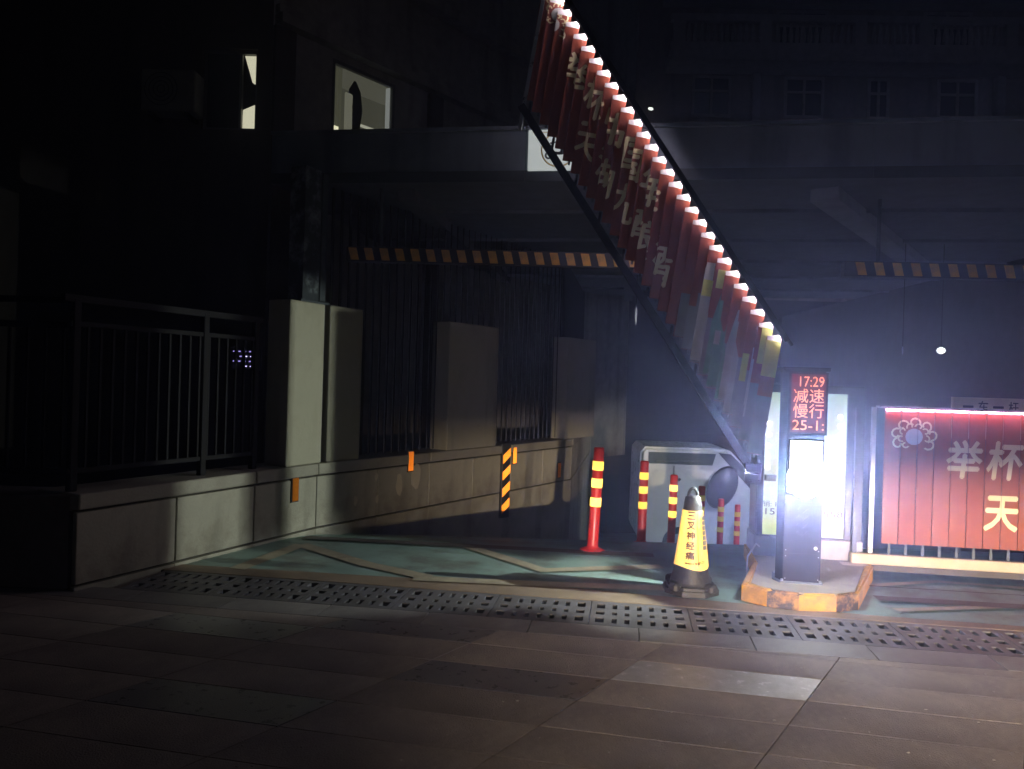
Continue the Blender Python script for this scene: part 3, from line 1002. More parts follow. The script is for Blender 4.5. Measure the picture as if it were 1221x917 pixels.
adv = MB().span((-0.30, -0.004, 0.165), (0.30, 0.0, 1.27)).build('advert_panel', advert_mat(), cab, (0, 0.018, 0))
for s_, x, z, w_ in (('销: 1', -0.25, 0.405, 0.10), ('15', -0.245, 0.345, 0.07), ('咨: 询', 0.22, 0.405, 0.13), ('558', 0.22, 0.345, 0.14)):
    lettering(s_, x, z, w_, 0.048, -0.0065, M_INK, adv)
LEDW = glow('led_bead', (1.0, 1.0, 0.97), 6.0)
bead = MB().lathe([(0.002, -0.012), (0.016, -0.006), (0.016, 0.006), (0.002, 0.012)], n=8).mesh('led_bead', LEDW)
for k in range(9):
    put('led_bead', bead, adv, (0.272 - 0.02 * (k > 4), -0.008, 0.52 + 0.072 * k), (R(90), 0, 0))
for k in range(6):
    put('led_bead', bead, adv, (-0.272, -0.008, 0.60 + 0.085 * k), (R(90), 0, 0))
for x0, x1, z0, z1 in ((-0.345, -0.302, 0.155, 1.325), (0.302, 0.425, 0.155, 1.325), (-0.302, 0.302, 1.272, 1.325), (-0.302, 0.302, 0.155, 0.163)):
    MB().span((x0, -0.004, z0), (x1, 0.0185, z1)).build('advert_frame', M_CAB, cab)

# ------------------------------------------------------------------ barrier arms with printed slats
PITCH = 0.118
SLEN = 1.0


def clip_slats(bm, n):
    """cut a flat print (x along the arm, z down from 0) into one piece per slat"""
    out = {}
    bmesh.ops.triangulate(bm, faces=bm.faces[:])
    xs = [v.co.x for v in bm.verts]
    if not xs:
        return out
    for i in range(max(0, int(min(xs) / PITCH)), min(n, int(max(xs) / PITCH) + 1)):
        c = bm.copy()
        geom = c.verts[:] + c.edges[:] + c.faces[:]
        bmesh.ops.bisect_plane(c, geom=geom, plane_co=(i * PITCH + 0.001, 0, 0), plane_no=(-1, 0, 0), clear_outer=True)
        geom = c.verts[:] + c.edges[:] + c.faces[:]
        bmesh.ops.bisect_plane(c, geom=geom, plane_co=((i + 1) * PITCH - 0.001, 0, 0), plane_no=(1, 0, 0), clear_outer=True)
        if c.faces:
            bmesh.ops.translate(c, vec=(-(i + 0.5) * PITCH, 0, 0), verts=c.verts[:])
            out[i] = c
        else:
            c.free()
    return out


def poly_bm(polys):
    bm = bmesh.new()
    for q in polys:
        bm.faces.new([bm.verts.new((x, 0, z)) for x, z in q])
    return bm


def rect(x0, x1, z0, z1):
    return [(x0, z0), (x1, z0), (x1, z1), (x0, z1)]


def circ(cx, cz, r, n=14):
    return [(cx + r * math.cos(2 * math.pi * k / n), cz + r * math.sin(2 * math.pi * k / n)) for k in range(n)]


def curl(cx, cz, r, a0, a1, w, n=8):
    q = []
    for k in range(n):
        t0, t1_ = k / n, (k + 1) / n
        for_ = []
        for t_ in (t0, t1_):
            a = a0 + (a1 - a0) * t_
            rr = r * (1 - 0.65 * t_)
            for_.append((cx + (rr - w / 2) * math.cos(a), cz + (rr - w / 2) * math.sin(a)))
            for_.append((cx + (rr + w / 2) * math.cos(a), cz + (rr + w / 2) * math.sin(a)))
        q.append([for_[0], for_[1], for_[3], for_[2]])
    return q


def bottle(cx, z0, z1, w):
    """bottle outline standing between z0 (foot) and z1 (lip)"""
    H = z1 - z0
    return [(cx - w / 2, z0), (cx + w / 2, z0), (cx + w / 2, z0 + H * .6), (cx + w * .2, z0 + H * .78), (cx + w * .2, z1), (cx - w * .2, z1), (cx - w * .2, z0 + H * .78), (cx - w / 2, z0 + H * .6)]


def artwork(n, row_shift=0.0, with_pictures=True, zs=1.0):
    """all print layers: (material, name, {slat: bmesh}, layer)"""
    layers = []
    # crest of curls round a pale disc
    cxx, czz = 0.21, -0.19 + row_shift
    q = []
    for k in range(7):
        a = R(-30 + 40 * k)
        px_, pz_ = cxx + 0.125 * math.cos(a), czz + 0.105 * math.sin(a)
        q += curl(px_, pz_, 0.045, a - 1.9, a + 2.8, 0.014)
        q += curl(cxx + 0.09 * math.cos(a + .3), czz + 0.08 * math.sin(a + .3), 0.028, a + 2.2, a - 2.2, 0.012)
    layers.append((M_GOLD, 'crest', clip_slats(poly_bm(q), n), 0))
    layers.append((M_PWHITE, 'crest_disc', clip_slats(poly_bm([circ(cxx, czz, 0.062)]), n), 1))
    x = 0.565
    for ch in '举杯中国年':
        bm = fit(text_mesh(ch, 1.0, 0.028, shear=0.12), x, -0.345 + row_shift, 0.255, 0.29)
        layers.append((M_GOLD, 'lettering', clip_slats(bm, n), 2))
        x += 0.278
    x = 0.825
    for ch in '天湖九酿酒':
        bm = fit(text_mesh(ch, 1.0, 0.028, shear=0.08), x, -0.735 + row_shift, 0.24, 0.265)
        layers.append((M_GOLD, 'lettering', clip_slats(bm, n), 2))
        x += 0.28
    if with_pictures:
        def add(m, nm, polys, lay):
            layers.append((m, nm, clip_slats(poly_bm(polys), n), lay))
        add(M_PPALE, 'picture', [rect(2.25, 3.42, -0.995, -0.62), rect(2.42, 3.42, -0.62, -0.5)], 0)
        add(M_PWHITE, 'picture', [bottle(2.52, -0.98, -0.13, 0.16), bottle(2.93, -0.98, -0.2, 0.15), rect(3.14, 3.2, -0.8, -0.3)], 1)
        add(M_PGREEN, 'picture', [bottle(2.71, -0.98, -0.24, 0.15), bottle(2.82, -0.98, -0.34, 0.08)], 1)
        add(M_PLIME, 'picture', [rect(2.62, 2.70, -0.24, -0.08), rect(3.22, 3.42, -0.33, -0.02), rect(2.48, 2.56, -0.42, -0.28), rect(3.05, 3.12, -0.6, -0.36)], 2)
        add(M_PWHITE, 'picture', [rect(2.68, 2.76, -0.62, -0.5), rect(2.89, 2.97, -0.72, -0.55), circ(2.52, -0.62, 0.05), circ(2.93, -0.8, 0.04)], 3)
    for _, _, pieces, _ in layers:
        for bm in pieces.values():
            for v in bm.verts:
                v.co.z *= zs
    return layers


SLEN_UP = 0.90
slat_up = MB().box((0, 0, -SLEN_UP / 2), (PITCH - 0.004, 0.006, SLEN_UP), bev=0.0015).mesh('slat', M_PRINT)
slat_me = MB().box((0, 0, -SLEN / 2), (PITCH - 0.004, 0.006, SLEN), bev=0.0015).mesh('slat', M_PRINT)
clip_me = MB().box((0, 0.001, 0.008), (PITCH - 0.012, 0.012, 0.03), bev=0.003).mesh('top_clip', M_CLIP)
foot_me = MB().box((0, 0.001, -0.012), (0.016, 0.008, 0.03)).mesh('foot_clip', M_STEEL)


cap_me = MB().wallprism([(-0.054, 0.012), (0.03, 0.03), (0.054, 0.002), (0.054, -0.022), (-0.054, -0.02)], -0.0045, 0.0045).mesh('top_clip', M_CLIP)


def hang_slats(arm, n, layers, base, direction, lean, phi, cap, slat, slen):
    slats = []
    for i in range(n):
        s_ = (i + 0.5) * PITCH
        p = base + direction * s_
        m = Matrix.Translation(p) @ Matrix.Rotation(lean, 4, 'Y') @ Matrix.Rotation(phi + random.uniform(-0.025, 0.025), 4, 'Z')
        o = put('slat', slat, arm)
        o.matrix_local = m
        slats.append(o)
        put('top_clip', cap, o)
        put('foot_clip', foot_me, o, (0, 0, -slen))
    for m, nm, pieces, lay in layers:
        for i, bm in pieces.items():
            if i >= n:
                bm.free()
                continue
            for v in bm.verts:
                v.co.y += -0.0042 - 0.0007 * lay
            bmesh.ops.recalc_face_normals(bm, faces=bm.faces[:])
            for f in bm.faces:
                if f.normal.y > 0:
                    f.normal_flip()
            me = bpy.data.meshes.new(nm)
            bm.to_mesh(me)
            bm.free()
            me.materials.append(m)
            put(nm, me, slats[i])
    return slats


# raised arm: from its pivot on the cabinet up to the left
PIV = Vector((2.035, 5.90, 1.735))
TIP = Vector((0.165, 6.13, 4.60))
armL = thing('raised_barrier_arm', 'raised advert barrier arm of red printed slats with white LED edge', 'barrier arm', PIV, YAW)
rotY = Matrix.Rotation(-YAW, 3, 'Z')
tipl = rotY @ (TIP - PIV)
tipl.y = 0.0
dirl = (-tipl).normalized()
LEN = tipl.length
NL = int(LEN / PITCH)
lean = R(7.8)          # tops lean right
dn = Vector((-math.sin(lean), 0, -math.cos(lean)))
hang_slats(armL, NL, artwork(NL, 0.07, True, 0.9), tipl, dirl, lean, R(9), cap_me, slat_up, SLEN_UP)
nrm = Vector((dirl.z, 0, -dirl.x))
if nrm.z < 0:
    nrm = -nrm
MB().bar(tipl + nrm * 0.08 + Vector((0, -0.01, 0)), nrm * 0.08 + Vector((0, -0.01, 0)) + dirl * 0.05, 0.05, 0.018).build('top_arm', M_ARM, armL)
lo0 = tipl + dn * 1.03
lo1 = dn * 1.03
MB().bar(lo0 - dirl * 0.05, lo1, 0.045, 0.06).build('lower_arm', M_ARM, armL)
MB().bar(tipl + nrm * 0.03 - dirl * 0.02, lo0 - dirl * 0.02 + dn * 0.17, 0.03, 0.03).build('end_rod', M_ALU, armL)
stripL = MB()
up_ = nrm * 0.062 + Vector((0, -0.018, 0))
stripL.bar(tipl + up_, up_, 0.012, 0.008)
stripL.build('led_strip', glow('arm_led', (1.0, 0.80, 0.90), 62.0), armL)
MB().bar(tipl + nrm * 0.062 + Vector((0, -0.034, 0)), nrm * 0.062 + Vector((0, -0.034, 0)), 0.003, 0.03).build('led_cover', M_ARM, armL)
for k in range(0, NL, 3):
    MB().bar(tipl + dirl * (k + .5) * PITCH + dn * (SLEN_UP + 0.01), tipl + dirl * (k + .5) * PITCH + dn * 1.01, 0.02, 0.014).build('strap', M_ARM, armL)

# lowered arm on the right
P0 = Vector((2.755, 5.80, 0.0))
armR = thing('lowered_barrier_arm', 'lowered advert barrier arm of red printed slats across the right lane', 'barrier arm', P0, YAW)
NR = 14
baseR = Vector((0.055, 0, 1.265))
dirR = Vector((1, 0, 0.004)).normalized()
hang_slats(armR, NR, artwork(NR, 0.0, False), baseR, dirR, 0.0, R(1.5), clip_me, slat_me, SLEN)
ln = NR * PITCH
MB().span((0.0, -0.02, 1.285), (ln + 0.2, 0.03, 1.30)).build('top_arm', M_ALU, armR)
MB().span((-0.16, -0.03, 0.105), (ln + 0.2, 0.035, 0.185), bev=0.008).build('lower_arm', M_LBEAM, armR)
MB().span((-0.16, -0.02, 0.06), (ln + 0.2, 0.03, 0.102)).build('lower_rail', M_STRIP, armR)
MB().span((-0.035, -0.012, 0.19), (-0.005, 0.018, 1.29)).build('end_rod', M_ALU, armR)
MB().span((-0.15, -0.02, 0.187), (-0.12, 0.02, 1.28)).build('end_rod', M_CAB, armR)
for k in range(NR):
    MB().span(((k + .5) * PITCH + .045, -0.004, 0.187), ((k + .5) * PITCH + .065, 0.008, 0.24)).build('strap', M_STEEL, armR)
MB().span((0.05, -0.05, 1.272), (ln, -0.042, 1.28)).build('led_strip', glow('arm_led_pink', (1.0, 0.42, 0.75), 42.0), armR)
MB().span((0.05, -0.055, 1.282), (ln, -0.036, 1.292)).build('led_cover', M_ALU, armR)
# bracket steps between arm and island
b = MB()
b.span((-0.20, 0.0, 0.0), (0.0, 0.12, 0.06))
b.span((-0.24, -0.1, 0.0), (-0.05, -0.005, 0.11))
b.build('pivot_bracket', M_LBEAM, armR)

# ------------------------------------------------------------------ one car one pole board
bd = thing('notice_board', 'beige notice board with dark characters behind the lowered arm', 'notice board', (4.02, 7.02, 1.0), R(-2))
MB().span((0, 0, 0), (0.92, 0.03, 0.38), bev=0.004).build('board', M_SIGNBG, bd)
for k, ch in enumerate('一车一杆'):
    lettering(ch, 0.14 + 0.135 * k, 0.295, 0.09 if ch != '一' else 0.095, 0.11 if ch != '一' else 0.022, -0.002, M_INK, bd, bold=0.01)
for x in (0.08, 0.84):
    MB().span((x, 0.03, -1.0 + ramp_z(7.05)), (x + 0.05, 0.07, 0.36)).build('leg', M_STEEL, bd)

# ------------------------------------------------------------------ cone with banner wrap
cone = thing('traffic_cone', 'black rubber cone wearing a yellow banner with brown characters', 'traffic cone', (1.265, 5.28, 0.0), R(-6))
b = MB()
oc = [(0.195 * math.cos(R(22.5 + 45 * k)), 0.195 * math.sin(R(22.5 + 45 * k))) for k in range(8)]
b.prism(oc, 0.0, 0.055)
bmesh.ops.bevel(b.bm, geom=[e for e in b.bm.edges if all(v.co.z > 0.05 for v in e.verts)], offset=0.02, segments=2, affect='EDGES')
b.build('base', M_BLACK, cone)
for k in range(4):
    a = R(45 + 90 * k)
    MB().box((0.165 * math.cos(a), 0.165 * math.sin(a), 0.05), (0.075, 0.075, 0.06), rot=Matrix.Rotation(a, 3, 'Z'), bev=0.015).build('foot_lug', M_BLACK, cone)
MB().lathe([(0.145, 0.05), (0.135, 0.09), (0.115, 0.15), (0.068, 0.52), (0.06, 0.60), (0.052, 0.645), (0.03, 0.66)], n=28).build('cone_body', M_BLACK, cone, smooth=True)
b = MB()
N = 14
pp = [Vector((0.03 * math.cos(R(180 * k / N)), 0, 0.655 + 0.05 * math.sin(R(180 * k / N)))) for k in range(N + 1)]
for a, c in zip(pp, pp[1:]):
    b.tube(a, c, 0.0105, n=8)
b.build('lifting_ring', M_BLACK, cone)
# the wrap: a slightly creased sleeve
b = MB()
Nw, Nz = 40, 10
ring = []
for j in range(Nz + 1):
    z = 0.175 + (0.56 - 0.175) * j / Nz
    fr = 0.118 + (0.070 - 0.118) * j / Nz
    row = []
    for k in range(Nw):
        a = 2 * math.pi * k / Nw
        w_ = 1 + 0.035 * math.sin(a * 3 + j * 0.35) * (1 - j / Nz) + random.uniform(-0.006, 0.006)
        row.append(b.bm.verts.new((fr * w_ * math.cos(a), fr * w_ * math.sin(a), z + (0.012 * math.sin(a * 2 + .4) if j == 0 else 0))))
    ring.append(row)
for r0, r1 in zip(ring, ring[1:]):
    for k in range(Nw):
        b.bm.faces.new((r0[k], r0[(k + 1) % Nw], r1[(k + 1) % Nw], r1[k]))
wrap = b.build('banner_wrap', M_WRAP, cone, smooth=True)


def wrap_text(s_, ang0, zc, wd, ht, m, lean_=0.0):
    bm = fit(text_mesh(s_, 1.0, 0.035), 0, 0, wd, ht)
    bmesh.ops.triangulate(bm, faces=bm.faces[:])
    bmesh.ops.subdivide_edges(bm, edges=[e for e in bm.edges if e.calc_length() > 0.02], cuts=2)
    for v in bm.verts:
        z = zc + v.co.z
        fr = 0.118 + (0.070 - 0.118) * (z - 0.175) / 0.385 + 0.0065 - v.co.y
        a = ang0 + v.co.x / fr
        v.co = Vector((fr * math.cos(a), fr * math.sin(a), z))
    me = bpy.data.meshes.new('lettering')
    bm.to_mesh(me)
    bm.free()
    me.materials.append(m)
    put('lettering', me, wrap)


for k, ch in enumerate('三叉神经痛'):
    wrap_text(ch, R(258), 0.528 - 0.066 * k, 0.056 + 0.002 * k, 0.054, M_RINK)
wrap_text('神经科专家', R(268), 0.212, 0.11, 0.014, M_RINK)
wrap_text('一二三', R(300), 0.222, 0.05, 0.016, M_RINK)
b = MB()
for z0, z1 in ((0.19, 0.55),):
    pts = []
    for z in (z0, z1):
        fr = 0.118 + (0.070 - 0.118) * (z - 0.175) / 0.385 + 0.006
        for a in (R(286), R(287.5)):
            pts.append((fr * math.cos(a), fr * math.sin(a), z))
    b.poly([pts[0], pts[1], pts[3], pts[2]])
b.build('seam_line', M_RINK, wrap)
b = MB()
for k in range(7):
    z0, z1 = 0.30 + 0.033 * k, 0.327 + 0.033 * k
    pts = []
    for z in (z0, z1):
        fr = 0.118 + (0.070 - 0.118) * (z - 0.175) / 0.385 + 0.0065
        for a in (R(308 + 0.5 * k), R(330)):
            pts.append((fr * math.cos(a), fr * math.sin(a), z))
    b.poly([pts[0], pts[1], pts[3], pts[2]])
b.build('printed_panel', mat('grey_panel_ink', (0.20, 0.19, 0.17), 0.5, bump=0), wrap)

# ------------------------------------------------------------------ flexible delineator posts down the middle
post_b = MB()
post_b.lathe([(0.105, 0.0), (0.105, 0.012), (0.085, 0.02), (0.05, 0.035), (0.046, 0.06), (0.044, 0.86), (0.036, 0.872)], n=24)
post_me = post_b.mesh('tube', M_RED)
for p_ in post_me.polygons:
    p_.use_smooth = len(p_.vertices) == 4
band_me = MB().lathe([(0.0448, 0.0), (0.0462, 0.004), (0.0462, 0.071), (0.0448, 0.075)], n=24).mesh('reflective_band', M_YRETRO)
for p_ in band_me.polygons:
    p_.use_smooth = len(p_.vertices) == 4
plist = [(0.715, 6.46, 'tall red delineator post nearest the camera with three bright yellow bands', 2.2),
         (1.39, 8.0, 'second red delineator post in the row, left of the cone', 0.8),
         (1.91, 9.0, 'red delineator post right beside the cone top on its left', 1.2),
         (2.50, 10.0, 'red delineator post partly behind the cone on its right', 0.5),
         (3.17, 11.5, 'red delineator post with two bands in view between cone and cabinet', 0.5),
         (3.66, 12.3, 'dim delineator post with one orange band, second farthest of the row', 0.3),
         (4.15, 13.1, 'farthest dim delineator post of the row, next to the cabinet', 0.2)]
for k, (x, y, lab, tilt) in enumerate(plist):
    o = thing('delineator_post', lab, 'delineator post', (x, y, ramp_z(y)), 0, 'red delineator posts down the ramp')
    o.rotation_euler = (0, R(tilt), R(40 * k))
    o.rotation_euler = (0, R(tilt), 0)
    put('tube', post_me, o)
    for z in (0.68, 0.535, 0.375):
        put('reflective_band', band_me, o, (0, 0, z))

# ------------------------------------------------------------------ pale van coming up the ramp
VY = 13.85
van = thing('van', 'pale van with a dark oval mirror behind the red posts on the ramp', 'van', (2.33, VY, ramp_z(VY)), R(-3))
VL = 3.9
z0, z1 = 0.26, 2.02
outline = [(0.12, z0), (VL - 0.1, z0), (VL, 0.5), (VL - 0.02, 0.95), (VL - 0.75, 1.18), (1.95, 1.62), (1.62, z1 - 0.03), (1.5, z1), (0.1, z1), (0.02, z1 - 0.1), (0.0, 0.45), (0.04, z0 + 0.08)]
b = MB().wallprism(outline, 0.0, 1.6)
bmesh.ops.bevel(b.bm, geom=[e for e in b.bm.edges if abs(e.verts[0].co.y - e.verts[1].co.y) < 0.01], offset=0.05, segments=3, affect='EDGES')
b.build('body', M_VAN, van)
MB().wallprism([(0.16, 1.72), (1.30, 1.72), (1.36, 1.93), (0.16, 1.93)], -0.008, 0.01).build('side_window', mat('van_glass', (0.10, 0.13, 0.13), 0.1, var=0.1, bump=0), van)
MB().wallprism([(0.30, 1.755), (1.08, 1.79), (1.08, 1.805), (0.30, 1.775)], -0.018, -0.009).build('chrome_strip', M_CHROME, van)
MB().wallprism([(1.40, 1.95), (1.62, 1.93), (2.35, 1.25), (2.35, 0.9), (2.2, 0.9), (2.1, 1.2)], -0.01, 0.01).build('front_window', M_GLASS, van)
b = MB()
b.lathe([(0.02, -0.06), (0.7, -0.05), (0.92, -0.02), (1.0, 0.03), (0.85, 0.07), (0.02, 0.09)], n=24)
for v in b.bm.verts:
    v.co = Vector((v.co.x * 0.25, -v.co.z - 0.12, v.co.y * 0.40))
mir = b.build('side_mirror', M_VDARK, van, (1.45, -0.02, 1.36), (0, R(24), 0), smooth=True)
MB().bar((1.5, -0.08, 1.5), (1.62, 0.02, 1.52), 0.05, 0.05).build('mirror_stay', M_VDARK, van)
MB().span((0.02, -0.02, 0.2), (VL - 0.05, 0.05, 0.3)).build('sill', M_VDARK, van)
MB().box((0.62, -0.012, 1.02), (0.012, 0.012, 1.35)).build('door_gap', M_VDARK, van)
for x in (0.75, 3.1):
    wh = MB().tube((x, -0.01, 0.3), (x, 0.2, 0.3), 0.3, n=24).build('wheel', M_BLACK, van)
    MB().tube((x, -0.02, 0.3), (x, -0.011, 0.3), 0.18, n=20).build('rim', M_ALU, wh)
MB().lathe([(0.01, 0), (0.03, 0.01), (0.01, 0.02)], n=8).build('marker_light', M_CHROME, van, (0.72, -0.02, 1.45), (R(90), 0, 0))

# ------------------------------------------------------------------ garage shell behind
shell = thing('garage_shell', 'dark back and side walls of the garage entrance', 'garage wall', (0, 0, 0))
MB().span((-6, 19.0, -4), (12, 19.3, 3.6)).build('back_wall', M_SHELL, shell)
MB().span((6.6, 6.2, -4), (6.9, 19.0, 3.2)).build('side_wall', M_SHELL, shell)

# ------------------------------------------------------------------ left building
CN = Vector((-3.068, 9.5, 0))
TR = Vector((0.616, 0.788, 0))
bl = thing('side_building', 'dark brown building at left with two lit windows above the canopy', 'building', CN, 0)
rz = math.atan2(TR.y, TR.x)
# front face towards the camera: wall pieces round the corner window
WX0, WX1, WZ0, WZ1 = -0.86, -0.18, 4.40, 5.40
b = MB()
b.span((-12, 0, -0.1), (WX0, 0.3, 12))
b.span((WX1, 0, -0.1), (0, 0.3, 12))
b.span((WX0, 0, -0.1), (WX1, 0.3, WZ0))
b.span((WX0, 0, WZ1), (WX1, 0.3, 12))
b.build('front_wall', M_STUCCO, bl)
win = MB()
for x0, x1, a, c in ((WX0, WX0 + .04, WZ0, WZ1), (WX1 - .04, WX1, WZ0, WZ1), (WX0 + .04, WX1 - .04, WZ0, WZ0 + .04), (WX0 + .04, WX1 - .04, WZ1 - .04, WZ1), (-0.42, -0.39, WZ0 + .04, WZ1 - .04)):
    win.span((x0, 0.06, a), (x1, 0.12, c))
wf = win.build('window', M_FRAME, bl)
MB().wallprism([(-0.46, 4.42), (-0.20, 4.42), (-0.20, 5.42), (-0.46, 5.42)], 0.13, 0.14).build('lit_room', glow('room_light', (0.95, 0.92, 0.66), 0.66), wf)
MB().wallprism([(-0.48, 5.42), (-0.395, 5.40), (-0.28, 5.03), (-0.215, 4.99), (-0.215, 4.77), (-0.27, 4.745), (-0.39, 4.69), (-0.40, 4.44), (-0.48, 4.42)], 0.122, 0.128).build('curtain', M_DARK, wf)
MB().wallprism([(-0.82, 4.43), (-0.42, 4.43), (-0.42, 5.37), (-0.82, 5.37)], 0.08, 0.09).build('pane', M_GLASS, wf)
# receding face, with ledge and the large lit window
side = MB()
s0, s1, q0, q1 = 0.92, 2.05, 4.45, 5.62
side.span((0, 0, -0.1), (s0, 0.3, 12))
side.span((s1, 0, -0.1), (9.0, 0.3, 12))
side.span((s0, 0, -0.1), (s1, 0.3, q0))
side.span((s0, 0, q1), (s1, 0.3, 12))
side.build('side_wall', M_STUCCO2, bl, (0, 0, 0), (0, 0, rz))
for z, d_, hh in ((5.72, 0.16, 0.12), (5.86, 0.10, 0.10), (6.9, 0.22, 0.16), (7.08, 0.14, 0.12), (4.16, 0.1, 0.1)):
    MB().span((0.02, -d_, z), (9.0, -0.002, z + hh)).build('ledge', M_STUCCO2, bl, (0, 0, 0), (0, 0, rz))
MB().span((0.0, -0.06, -0.1), (0.3, -0.003, 5.7)).build('pilaster', M_STUCCO, bl, (0, 0, 0), (0, 0, rz))
MB().span((2.7, -0.06, -0.1), (3.0, -0.003, 5.7)).build('pilaster', M_STUCCO, bl, (0, 0, 0), (0, 0, rz))
w2 = MB()
for x0, x1, a, c in ((s0, s0 + .05, q0, q1), (s1 - .05, s1, q0, q1), (s0 + .05, s1 - .05, q0, q0 + .05), (s0 + .05, s1 - .05, q1 - .05, q1)):
    w2.span((x0, 0.002, a), (x1, 0.04, c))
wf2 = w2.build('window', M_FRAME, bl, (0, 0, 0), (0, 0, rz))
MB().span((s0, 0.17, q0), (s1, 0.18, q1)).build('lit_room', glow('room_wall_glow', (0.66, 0.66, 0.47), 0.07), wf2)  # room light put into wall, furniture, curtain and coat as weak glow
MB().span((s0 + .52, 0.160, q0), (s1, 0.169, q0 + .46)).build('cupboard', glow('cupboard_glow', (0.5, 0.5, 0.38), 0.07), wf2)
MB().span((s0 + .52, 0.150, q0 + .465), (s1 - .08, 0.169, q0 + .50)).build('shelf', glow('shelf_glow', (0.8, 0.8, 0.62), 0.42), wf2)
MB().span((s0 + .3, 0.160, q0 + .9), (s1, 0.169, q1)).build('room_ceiling', glow('ceiling_glow', (0.62, 0.62, 0.46), 0.11), wf2)
b = MB()
for k in range(6):
    b.span((s0 + .05 + .035 * k, 0.11 + 0.012 * (k % 2), q0 + .05), (s0 + .083 + .035 * k, 0.125 + 0.012 * (k % 2), q1 - .05))
b.build('curtain', glow('olive_curtain_glow', (0.5, 0.5, 0.33), 0.10, (0.10, 0.10, 0.07)), wf2)
MB().lathe([(0.01, -0.38), (0.10, -0.28), (0.14, 0.0), (0.10, 0.25), (0.02, 0.38)], (0, 0, 0), n=14, sy=0.35).build('hanging_coat', M_DARK, wf2, (s0 + .47, 0.10, q1 - 0.52), smooth=True)
MB().span((s0 + .28, 0.06, q0 + .18), (s0 + .42, 0.10, q1 - 0.34), bev=0.02).build('hanging_coat', glow('pale_coat_glow', (0.6, 0.6, 0.45), 0.20, (0.3, 0.3, 0.25)), wf2)
MB().span((s0 + .06, 0.07, q0 + .1), (s0 + .18, 0.09, q0 + .32)).build('desk_lamp', glow('desk_lamp', (0.95, 0.92, 0.62), 0.9), wf2)
MB().span((s1 - .075, 0.05, q0 + .05), (s1 - .055, 0.12, q1 - .05)).build('jamb', glow('jamb_glow', (0.7, 0.75, 0.7), 0.26), wf2)
# meter cluster with small violet lights
mc = thing('indicator_panel', 'small dark panel with rows of violet indicator lights behind the railing', 'indicator panel', (-3.27, 9.44, 1.58), 0)
MB().box((0, 0, 0), (0.36, 0.08, 0.28), bev=0.01).build('panel_box', M_BLACK, mc)
VIO = glow('violet_led', (0.42, 0.36, 1.0), 0.9)
VIO2 = glow('violet_led_bright', (0.6, 0.55, 1.0), 2.2)
for j in range(4):
    for i in range(5):
        if (i, j) in ((0, 1), (1, 3), (4, 2)):
            continue
        MB().box((-0.13 + 0.065 * i + 0.015 * (j % 2), -0.044, 0.09 - 0.06 * j), (0.026, 0.008, 0.013)).build('indicator_light', VIO2 if j % 2 and i > 1 else VIO, mc)
# air conditioner
ac = thing('air_conditioner', 'dark air conditioner unit on brackets beside the narrow lit window', 'air conditioner', (-4.2, 9.30, 4.50), 0)
MB().span((-0.32, -0.12, 0), (0.32, 0.16, 0.5), bev=0.015).build('casing', mat('ac_casing', (0.22, 0.22, 0.22), 0.6), ac)
b = MB()
for rr in (0.2, 0.15, 0.1, 0.05):
    ann(b, -0.08, 0.26, rr, rr - 0.012, -0.128)
b.build('fan_grille', M_BLACK, ac)
for x in (-0.22, 0.22):
    MB().span((x - .02, -0.12, -0.05), (x + .02, 0.2, -0.002)).build('bracket', M_RAIL, ac)

# ------------------------------------------------------------------ rear building
rb = thing('rear_building', 'dark apartment block behind the canopy with balustraded balcony and windows', 'building', (0, 20, 0), R(-2))
MB().span((-2.0, 0, -0.1), (18.0, 0.4, 16.0)).build('wall', M_BRICKY, rb)
MB().span((3.7, -0.9, 9.45), (12.7, -0.002, 9.70)).build('balcony_slab', M_TRIM, rb)
MB().span((3.7, -0.9, 10.42), (12.7, -0.72, 10.58)).build('balcony_rail', M_TRIM, rb)
MB().span((3.7, -0.88, 9.703), (12.7, -0.74, 9.90)).build('balcony_kerb', M_TRIM, rb)
for x in (3.9, 6.0, 8.3, 9.83, 11.9):
    MB().span((x - 0.14, -0.91, 9.703), (x + 0.14, -0.71, 10.417)).build('balcony_post', M_TRIM, rb)
bal = MB().lathe([(0.03, 0), (0.055, 0.08), (0.06, 0.2), (0.035, 0.35), (0.03, 0.5)], n=8).mesh('baluster', M_TRIM)
x = 4.15
while x < 11.7:
    if min(abs(x - q) for q in (3.9, 6.0, 8.3, 9.83, 11.9)) > 0.2:
        put('baluster', bal, rb, (x, -0.81, 9.905))
    x += 0.155
MB().span((3.6, -1.0, 11.15), (12.9, -0.002, 11.45)).build('balcony_slab', M_TRIM, rb)
MB().span((5.9, -0.2, 6.0), (6.1, -0.002, 9.44)).build('pilaster', M_TRIM, rb)
MB().span((12.0, -0.2, 6.0), (12.2, -0.002, 9.44)).build('pilaster', M_TRIM, rb)


def rear_window(x0, x1, z0, z1, parent):
    f = MB()
    e = 0.07
    f.span((x0, -0.05, z0), (x0 + e, -0.002, z1))
    f.span((x1 - e, -0.05, z0), (x1, -0.002, z1))
    f.span((x0 + e, -0.05, z0), (x1 - e, -0.002, z0 + e))
    f.span((x0 + e, -0.05, z1 - e), (x1 - e, -0.002, z1))
    f.span(((x0 + x1) / 2 - .03, -0.048, z0 + e), ((x0 + x1) / 2 + .03, -0.004, z1 - e))
    f.span((x0 + e, -0.046, z1 - 0.42), (x1 - e, -0.006, z1 - 0.36))
    w_ = f.build('window', M_TRIM, parent)
    MB().span((x0 + e, -0.012, z0 + e), (x1 - e, -0.003, z1 - e)).build('pane', M_GLASS, w_)


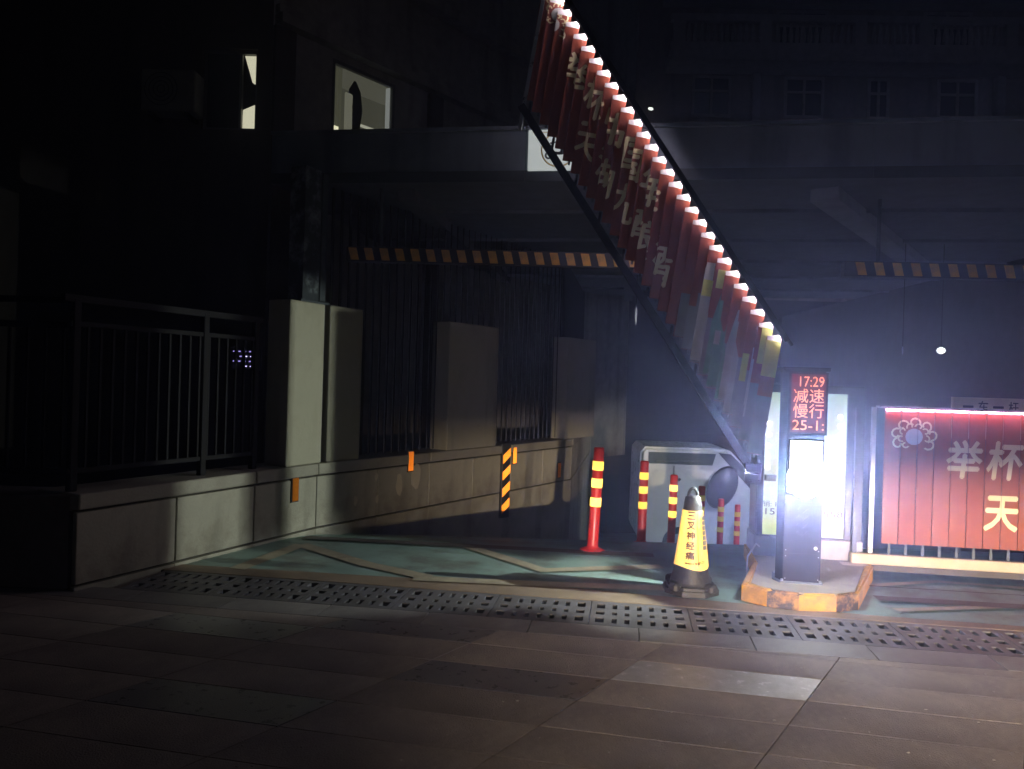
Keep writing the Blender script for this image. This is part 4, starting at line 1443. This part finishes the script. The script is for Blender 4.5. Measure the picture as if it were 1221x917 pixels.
for q in ((6.75, 7.75, 8.35, 9.4), (8.85, 9.4, 8.35, 9.4), (10.6, 11.6, 8.4, 9.4), (4.4, 5.4, 8.35, 9.4), (-0.95, 0.4, 10.05, 11.0), (2.0, 3.0, 10.0, 11.0), (6.5, 7.8, 9.75, 11.1), (10.2, 11.4, 9.75, 11.1)):
    rear_window(*q, rb)
MB().span((-1.1, -0.5, 9.0), (0.9, -0.002, 9.12)).build('balcony_slab', M_TRIM, rb)
MB().span((-1.1, -0.5, 9.85), (0.9, -0.44, 9.93)).build('balcony_rail', M_TRIM, rb)
for k in range(12):
    put('baluster', bal, rb, (-1.0 + 0.165 * k, -0.47, 9.23))

# ------------------------------------------------------------------ little lights far away
LW = glow('small_white_lamp', (0.95, 1.0, 0.92), 1.6)


def small_lamp_or_glint(loc, lab, sx, sz, m, rz=0.0, stay=0.2):
    t = thing('small_lamp_or_glint', lab, 'lamp', loc, 0)
    b = MB().lathe([(0.2, -1), (0.8, -0.6), (1.0, 0), (0.8, 0.6), (0.2, 1)], n=10)
    for v in b.bm.verts:
        v.co = Vector((v.co.x * sx, v.co.y * sx, v.co.z * sz))
    b.build('bulb', m, t, (0, 0, 0), (0, rz, 0))
    MB().tube((0, 0.0, sz * 0.9), (0, 0.0, sz + stay), 0.0035, n=6).build('stem', M_ARM, t)


spot('added_van_spot', (4.9, 8.95, 1.86), (3.3, 13.85, -0.6), 420.0, (0.9, 1.0, 0.98), 46, 0.6, 0.04)  # added spot beside the small lamp to brighten the van
small_lamp_or_glint((5.0, 9.0, 1.91), 'small round white lamp glowing in the dark above the lowered arm', 0.05, 0.04, LW, stay=1.2)
small_lamp_or_glint((4.55, 9.0, 1.90), 'faint thin upright lamp left of the round white lamp', 0.008, 0.05, glow('dim_lamp', (0.6, 0.65, 0.9), 0.25), stay=1.2)
small_lamp_or_glint((3.3, 19.5, 8.4), 'tiny white lamp on the rear building right of the raised arm', 0.07, 0.03, LW, rz=0.2)
small_lamp_or_glint((0.03, 15.0, 7.26), 'tiny white light point left of the raised arm tip', 0.05, 0.03, glow('tiny_lamp', (1, 1, 1), 0.9))
small_lamp_or_glint((1.14, 7.2, 2.05), 'small glint under the striped clearance bar, set as a glowing sliver', 0.01, 0.09, glow('glint_glow', (0.8, 0.8, 0.8), 0.3), stay=0.4)  # a glint built as a glowing bulb, no lamp hangs there

# cable stub by the island
b = MB()
pts = [(1.70, 5.45, 0.10), (1.72, 5.5, 0.2), (1.80, 5.57, 0.28), (1.84, 5.62, 0.25)]
for a, c in zip(pts, pts[1:]):
    b.tube(a, c, 0.006, n=6)
tag(b.build('cable', M_ALU), 'thin bent pale cable sticking up from the left of the island', 'cable')

# ------------------------------------------------------------------ haze added to spread the lamps' glare
HAZE = 0.014
hz = MB().span((-60, -30, -6), (60, 60, 30))
hm = bpy.data.materials.new('glare_haze')
hm.use_nodes = True
nt = hm.node_tree
nt.nodes.clear()
out = nt.nodes.new('ShaderNodeOutputMaterial')
pv = nt.nodes.new('ShaderNodeVolumePrincipled')
pv.inputs['Color'].default_value = (0.82, 0.86, 1.0, 1)
pv.inputs['Density'].default_value = HAZE
pv.inputs['Anisotropy'].default_value = 0.82
nt.links.new(pv.outputs[0], out.inputs['Volume'])
hz.build('added_glare_haze', hm, kind='stuff')
